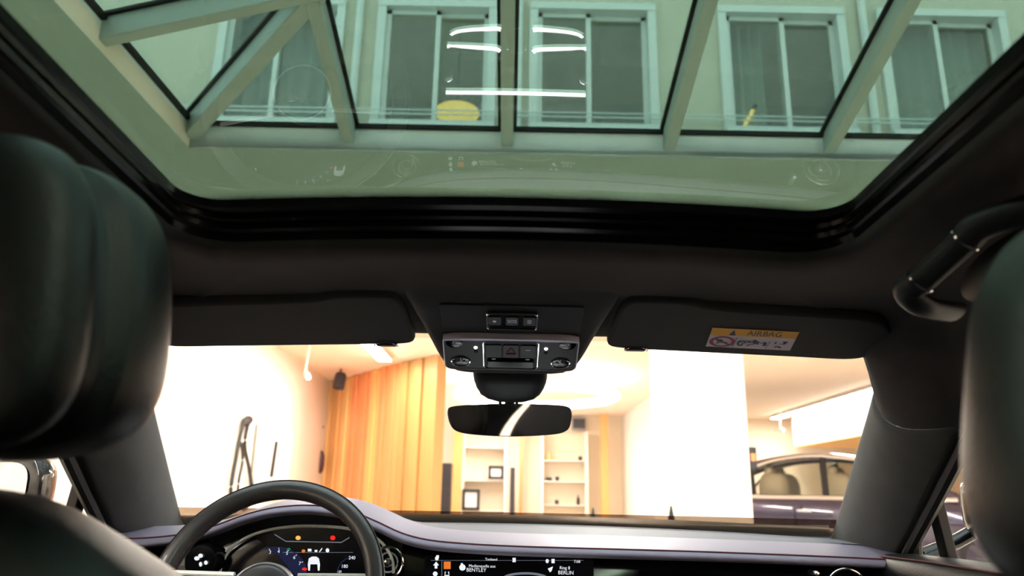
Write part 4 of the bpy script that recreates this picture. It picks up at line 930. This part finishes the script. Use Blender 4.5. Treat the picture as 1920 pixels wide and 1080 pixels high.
# --- charging cable and box on the left wall
XW = LX
def lw(px, py): return onX(px, py, XW + .045)
t = thing('charging_cable', 'black looped cable hanging on the white side wall above the steering wheel', 'cable', lw(450, 850))
loop = crom([lw(*q) for q in ((474, 925), (466, 875), (459, 835), (464, 800), (471, 788), (467, 783), (459, 788), (450, 818), (442, 860), (434, 905), (433, 930), (440, 960))], 6)
MB().tube(loop, .022, 8).build('cable_loop', M['cable'], t)
MB().tube(crom([lw(*q) for q in ((452, 830), (455, 860), (448, 900), (447, 925), (456, 955), (468, 945))], 6), .016, 8).build('cable_tail', M['cable'], t)
p = lw(462, 792); MB().box(p, (.07, .10, .08)).build('cable_hook', M['darkmetal'], t, bevel=.02)
a, b = lw(486, 790), lw(528, 915)
t = thing('charging_box', 'white upright charging box on the side wall beside the looped cable', 'charging box', (XW, (a.y + b.y) / 2, b.z))
MB().box((XW + .075, (a.y + b.y) / 2, (a.z + b.z) / 2), (.12, abs(b.y - a.y), abs(a.z - b.z))).build('box_body', M['whiteplastic'], t, bevel=.03)
a, b = onX(517, 828, XW + .14), onX(507, 894, XW + .14); MB().beam(a, b, .03, .05, up=(1, 0, 0)).build('handle_slot', M['cable'], t)
t = thing('hanging_bag', 'dark red bag hanging on a hook at the edge of the wood slat wall', 'bag', onY(600, 880, 11.6))
MB().tube(crom([onY(*q, 11.6) for q in ((606, 798), (598, 815), (594, 840), (594, 860), (600, 868), (606, 860))], 5), .022, 8).build('bag_strap', M['cable'], t)
c = onY(600, 866, 11.6); MB().ell(c, (.065, .06, .17), 16, 10, .8, .8).build('bag_body', mat('dark red leather', (.06, .012, .014), .5, bump=.2), t)
o = MB().tube([onY(588, 780, 11.75), onY(584, 930, 11.75)], .02, 8).build('hook_rail', M['whiteplastic']); tag(o, 'thin pale upright rail left of the wood slat wall', 'rail')

# --- shelf bay on the end wall
SYY = BY - .45
def sx_(px): return onY(px, 880, SYY).x
def sz_(py): return onY(1000, py, SYY).z
t = thing('shelving_unit', 'pale recessed shelving unit with black framed pictures below the rear-view mirror', 'shelving', (sx_(900), SYY, FLZ), 'display shelving units')
def bay(t, x0, x1, zt, shelves, post, pm):
    slabm(x0, x1, BY - .06, BY - .01, FLZ, zt).build('back_panel', M['warmwall'], t, smooth=False)
    for x in (x0, x1): slabm(x - .03, x + .03, SYY - .05, BY - .02, FLZ, zt).build('side_panel', M[pm], t, smooth=False)
    for z in shelves: slabm(x0 + .03, x1 - .03, SYY - .03, BY - .06, z - .02, z).build('shelf', M['whiteplastic'], t, smooth=False)
bay(t, sx_(868), sx_(948), sz_(800), [sz_(840), sz_(902), sz_(958)], 0, 'white')
t = thing('shelving_unit', 'pale shelving unit holding small display pieces, right of the mirror', 'shelving', (sx_(1060), SYY, FLZ), 'display shelving units')
bay(t, sx_(1016), sx_(1100), sz_(808), [sz_(862), sz_(901), sz_(945)], 0, 'white')
def post(px0, px1, py, y, m, name, lab, cat, grp=None):
    a, b = onY(px0, py, y), onY(px1, py, y); o = slabm(a.x, b.x, y, y + .12, FLZ, a.z if py else CZ).build(name, m, smooth=False, bevel=.006); tag(o, lab, cat, grp); return o
post(846, 866, 700, BY - .7, M['wood1'], 'wood_post', 'honey wood post between the black cabinet and the framed pictures', 'post', 'wood posts') if 0 else None
def upright(px0, px1, y, m, lab, ptop=None):
    a, b = onY(px0, 880, y), onY(px1, 880, y); zt = CZ if ptop is None else onY(px0, ptop, y).z
    return tag(slabm(a.x, b.x, y, y + .12, FLZ, zt).build('wood_post', m, smooth=False), lab, 'post', 'wood posts')
upright(848, 866, BY - .6, M['wood1'], 'honey wood post just right of the wide black cabinet')
upright(974, 981, BY - .6, M['wood2'], 'thin orange wood post just right of the narrow black cabinet')
upright(1127, 1141, BY - .6, M['wood1'], 'honey wood post between the display shelves and the white partition')
def cabinet(px0, px1, ptop, y, lab):
    a, b = onY(px0, ptop, y), onY(px1, ptop, y); t = thing('display_cabinet', lab, 'cabinet', ((a.x + b.x) / 2, y, FLZ), 'black cabinets in the shelf bay')
    slabm(a.x, b.x, y, y + .35, FLZ, a.z).build('cabinet_body', M['darkmetal'], t, bevel=.01)
    for k in range(3): z = lerp(FLZ + .3, a.z - .5, k / 2); slabm(a.x + .01, b.x - .01, y - .008, y, z, z + .012).build('drawer_line', M['whiteplastic'] if 0 else M['panel'], t)
cabinet(819, 847, 868, BY - 1.2, 'wide black upright cabinet beside the wood slat wall')
cabinet(957, 966, 876, BY - 1.0, 'narrow black upright cabinet beside the framed pictures')
def picture(px0, py0, px1, py1, lab):
    a, b = onY(px0, py0, SYY - .06), onY(px1, py1, SYY - .06); w = .055; cx, cz = (a.x + b.x) / 2, (a.z + b.z) / 2; W_, H_ = b.x - a.x, a.z - b.z
    t = thing('picture_frame', lab, 'picture', (cx, SYY, b.z), 'framed pictures on the shelves'); mb = MB()
    for x in (a.x + w / 2, b.x - w / 2): mb.box((x, SYY - .06, cz), (w, .04, H_))
    for z in (a.z - w / 2, b.z + w / 2): mb.box((cx, SYY - .06, z), (W_ - 2 * w, .04, w))
    mb.build('frame', M['cable'], t, smooth=False)
    MB().box((cx, SYY - .05, cz), (W_ - 2 * w, .01, H_ - 2 * w)).build('picture_sheet', M['whiteplastic'], t, smooth=False)
picture(916, 873, 944, 899, 'small square black picture frame on the upper shelf')
picture(867.5, 917, 899, 957, 'larger black picture frame on the lower shelf')
# small display pieces
def piece(px, py, kind, lab):
    c = onY(px, py, SYY + .05); zsf = min([sz_(862), sz_(901), sz_(945)], key=lambda q: abs(q - c.z)); c.z = zsf + {'box': .036, 'bottle': .101, 'vase': .091, 'cup': .061}[kind]
    if kind == 'box': o = MB().box(c, (.13, .1, .07)).build('display_model', M['darkmetal'], bevel=.015)
    elif kind == 'bottle': o = MB().lathe(c - V((0, 0, .1)), (0, 0, 1), [(.03, 0), (.035, .02), (.035, .12), (.012, .16), (.012, .2), (0, .2)], 14).build('bottle', M['darkmetal'])
    elif kind == 'vase': o = MB().lathe(c - V((0, 0, .09)), (0, 0, 1), [(.03, 0), (.05, .05), (.045, .1), (.025, .14), (.03, .18), (0, .18)], 16).build('vase', M['wood1'])
    else: o = MB().lathe(c - V((0, 0, .06)), (0, 0, 1), [(.04, 0), (.045, .08), (0, .1)], 14).build('cup', M['panel'])
    tag(o, lab, {'box': 'model', 'bottle': 'bottle', 'vase': 'vase', 'cup': 'cup'}[kind])
piece(1030, 857, 'vase', 'honey coloured vase on the top display shelf'); piece(1088, 858, 'cup', 'small grey cup on the top display shelf')
piece(1029, 897, 'box', 'small dark model on the middle display shelf'); piece(1045, 896, 'cup', 'small grey cup beside the dark model on the middle shelf')
piece(1084, 938, 'bottle', 'small dark bottle on the lowest display shelf'); piece(1044, 941, 'cup', 'small grey cup on the lowest display shelf')
a = onY(1085, 795, BY - .1); t = thing('loudspeaker', 'grey wall loudspeaker above the display shelves, right of the mirror', 'loudspeaker', a)
MB().box(a, (.30, .16, .25)).build('speaker_box', mat('grey plastic', (.3, .3, .34), .5, bump=.1), t, bevel=.015); MB().box(a - V((0, .085, 0)), (.25, .012, .2)).build('speaker_grille', M['panel'], t)
# barrier cones beyond the bonnet
for px, py, y, lab in ((1112, 952, 6.5, 'short dark tapered barrier post beyond the dashboard below the display shelves'), (1258, 948, 5.2, 'slim dark tapered barrier post at the foot of the thick white column')):
    c = onY(px, py, y); o = MB().lathe((c.x, c.y, FLZ), (0, 0, 1), [(.16, 0), (.16, .03), (.06, .06), (.045, .5), (.03, c.z - FLZ - .12), (.006, c.z - FLZ)], 16).build('barrier_post', M['cable']); tag(o, lab, 'barrier post', 'dark barrier posts')
# narrow dark display panel by the column edge
a, b = onY(1410, 838, 9.5), onY(1421, 880, 9.5)
t = thing('floor_sign', 'narrow dark upright sign between the thick column and the purple car', 'sign', (a.x, 9.5, FLZ)); 
slabm(a.x - .1, b.x, 9.5, 9.56, b.z, a.z).build('sign_panel', M['darkmetal'], t, bevel=.01); slabm(a.x - .02, b.x - .02, 9.49, 9.5, b.z + .1, a.z - .08).build('sign_face', M['wood2'], t); MB().tube([(a.x - .06, 9.53, FLZ), (a.x - .06, 9.53, b.z)], .02, 8).build('sign_pole', M['darkmetal'], t)

# ================================================================== PURPLE CAR
ang = math.radians(-30); CB = V((4.86, 11.35, FLZ))
def cw(x, y, z): return CB + V((x * math.cos(ang) - y * math.sin(ang), x * math.sin(ang) + y * math.cos(ang), z))
t = thing('parked_car', 'dark purple parked car with chrome window trim and cream seats', 'car', CB)
ztab = [(-2.5, .98), (-2.35, 1.08), (-2.0, 1.13), (-1.2, 1.13), (0, 1.11), (.9, 1.09), (1.3, 1.08), (1.9, 1.02), (2.3, .95), (2.55, .82), (2.66, .62)]
wtab = [(-2.5, .72), (-2.42, .86), (-2.2, .95), (-1.5, .985), (-.8, .96), (.3, .96), (1.0, .965), (1.6, .985), (2.1, .93), (2.45, .80), (2.66, .55)]
rows = []
for x in [-2.5, -2.46, -2.4, -2.3, -2.1, -1.8, -1.4, -1, -.6, -.2, .2, .6, 1, 1.3, 1.6, 1.9, 2.1, 2.3, 2.42, 2.52, 2.6, 2.66]:
    zt = sinterp(ztab, x); w = sinterp(wtab, x); cr_ = .03 if x > 1.2 else 0
    h = [(0, .28), (w * .85, .28), (w * .98, .36), (w * .975, .55), (w * .985, .70), (w * 1.0, .78), (w * 1.0, .84), (w * .975, zt - .13), (w * .955, zt - .05), (w * .93, zt - .01), (w * .86, zt), (w * .5, zt + cr_), (0, zt + cr_ * 1.3)]
    h = [(y, min(z, zt + cr_ * 1.3)) for y, z in h]
    rows.append([cw(x, y, z) for y, z in h] + [cw(x, -y, z) for y, z in reversed(h[1:-1])])
# body sides and bonnet; the cabin floor stays open above by leaving the lid inside the glasshouse low
body = MB(); body.loft(rows, closed=True, cap=True); body.build('body', M['paint'], t, ang=50)
rtab = [(-1.62, 1.36), (-1.45, 1.49), (-1.15, 1.61), (-.8, 1.69), (-.4, 1.735), (0, 1.738), (.45, 1.685), (.75, 1.61)]
rows = []
for x in [-1.62, -1.55, -1.45, -1.3, -1.15, -.95, -.8, -.6, -.4, -.2, 0, .25, .45, .6, .75]:
    z = sinterp(rtab, x); w = .66 - .05 * max(0, -x - .8)
    rows.append([cw(x, y, z - dz) for y, dz in ((-w, .085), (-w + .02, .045), (-w + .08, .018), (-.3, .003), (0, 0), (.3, .003), (w - .08, .018), (w - .02, .045), (w, .085))])
MB().loft(rows).build('roof', M['paint'], t, solid=.03)
def side(x, z, s, off=0):                  # point on the side glass plane
    zr = 1.66; f = (z - 1.12) / .54; return cw(x, s * (lerp(.895, .655, f) + off), z)
gtop = [(-1.46, 1.14), (-1.36, 1.28), (-1.2, 1.42), (-1.0, 1.52), (-.75, 1.60), (-.4, 1.652), (-.15, 1.66), (0, 1.645), (.4, 1.595), (.8, 1.47), (1.15, 1.30), (1.5, 1.13)]
for s in (-1, 1):
    nm = 'near' if s < 0 else 'far'
    xsr = [lerp(-1.45, 1.48, k / 30) for k in range(31)]
    MB().loft([[side(x, 1.115, s) for x in xsr], [side(x, sinterp(gtop, x), s) for x in xsr]]).build('side_glass', M['carglass'], t)
    arch = crom([side(x, z + .02, s, .008) for x, z in gtop], 5)
    MB().tube(arch, .022, 8).build('window_trim', M['chrome'], t)
    MB().tube([side(x, 1.105, s, .012) for x in [lerp(-1.5, 1.5, k / 12) for k in range(13)]], .034, 8).build('belt_trim', M['chrome'], t)
    for x0, x1, w in ((-.06, -.10, .075), (-1.02, -1.08, .05), (1.03, 1.0, .05)):
        MB().beam(side(x0, 1.11, s, -.01), side(x1, min(1.64, sinterp(gtop, x1) - .01), s, -.01), w, .05, up=(0, 1, 0)).build('window_pillar', M['plastic'], t)
    MB().tube(crom([cw(1.55, s * .88, 1.10), cw(1.15, s * .80, 1.33), cw(.75, s * .66, 1.56), cw(.4, s * .62, 1.65)], 6), .05, 8).build('roof_pillar', M['paint'], t)
    MB().tube(crom([cw(-1.98, s * .86, 1.10), cw(-1.65, s * .72, 1.30), cw(-1.4, s * .62, 1.48)], 6), .075, 8).build('roof_pillar', M['paint'], t)
    c = cw(.98, s * 1.06, 1.16); MB().ell(c, (.15, .13, .09), 16, 10, .7, .8).build('door_mirror', M['paint'], t)
    for x in (-1.45, 1.80):
        wc = cw(x, s * .915, .385); axs = cw(0, s, 0) - cw(0, 0, 0)
        wl = MB().lathe(wc - axs * .2, axs, [(.30, 0), (.37, .01), (.385, .05), (.385, .2), (.37, .245), (.30, .25), (.29, .22), (0, .2)], 36).build('wheel', M['tyre'], t)
        mb = MB()
        for k in range(10):
            q = 2 * math.pi * k / 10; d = cw(math.cos(q), 0, math.sin(q)) - cw(0, 0, 0); mb.beam(wc + axs * .045 + d * .05, wc + axs * .035 + d * .29, .05, .02, up=axs)
        mb.lathe(wc + axs * .02, axs, [(.07, 0), (.07, .03), (0, .035)], 16); mb.build('rim', M['panel'], wl)
    for x in (-.45, .62):
        MB().beam(cw(x, s * .965, .93), cw(x + .2, s * .965, .93), .02, .03).build('door_handle', M['chrome'], t)
    for x in (-1.0, .42) if 0 else (): pass
mb = MB(); mb.loft([[cw(1.56, y, 1.10) for y in (-.84, -.4, 0, .4, .84)], [cw(.74, y, 1.575 + (.03 if abs(y) < .5 else 0)) for y in (-.63, -.3, 0, .3, .63)]]); mb.build('windscreen', M['carglass'], t)
mb = MB(); mb.loft([[cw(-2.05, y, 1.12) for y in (-.8, 0, .8)], [cw(-1.58, y, 1.40) for y in (-.6, 0, .6)]]); mb.build('rear_glass', M['carglass'], t)
for x, s in ((.05, -1), (.05, 1), (-.82, -1), (-.82, 1)):
    MB().ell(cw(x, s * .40, 1.14), (.22, .22, .32), 16, 12, .6, .7, rot=Matrix.Rotation(ang, 3, 'Z')).build('seat_back', M['cream'], t)
    MB().ell(cw(x - .06, s * .40, 1.46), (.07, .14, .09), 16, 10, .7, .7, rot=Matrix.Rotation(ang, 3, 'Z')).build('headrest', M['cream'], t)
MB().loft([[cw(x, y, 1.15) for y in (-.8, .8)] for x in (1.1, 1.5)]).build('dash_top', M['leather'], t, solid=.05)

# ================================================================== LIGHT, WORLD, CAMERA
w = bpy.data.worlds.new('World'); bpy.context.scene.world = w; w.use_nodes = True; nt = w.node_tree; bg = nt.nodes['Background']
bg.inputs['Color'].default_value = (.86, .95, 1.0, 1); bg.inputs['Strength'].default_value = 3.6
cam = bpy.data.cameras.new('camera'); co = bpy.data.objects.new('camera', cam); col.objects.link(co)
cam.sensor_width = 36; cam.lens = FPX / 1920 * 36; cam.clip_start = .02; cam.clip_end = 200
mw = Matrix(((Rv.x, Uv.x, -Fv.x, 0), (Rv.y, Uv.y, -Fv.y, 0), (Rv.z, Uv.z, -Fv.z, H), (0, 0, 0, 1))); co.matrix_world = mw
cam.dof.use_dof = True; cam.dof.focus_distance = 1.32; cam.dof.aperture_fstop = 4.5
sc = bpy.context.scene; sc.camera = co
sc.view_settings.view_transform = 'Standard'; sc.view_settings.look = 'None'; sc.view_settings.gamma = 1; sc.view_settings.use_curve_mapping = False; sc.view_settings.exposure = 0.0
try:
    sc.cycles.use_denoising = True; sc.cycles.max_bounces = 10; sc.cycles.diffuse_bounces = 5; sc.cycles.glossy_bounces = 5; sc.cycles.transparent_max_bounces = 16; sc.cycles.sample_clamp_indirect = 8; sc.cycles.caustics_reflective = False; sc.cycles.caustics_refractive = False
except Exception: pass
for o in list(bpy.data.objects):
    if '_o' in o: del o['_o']
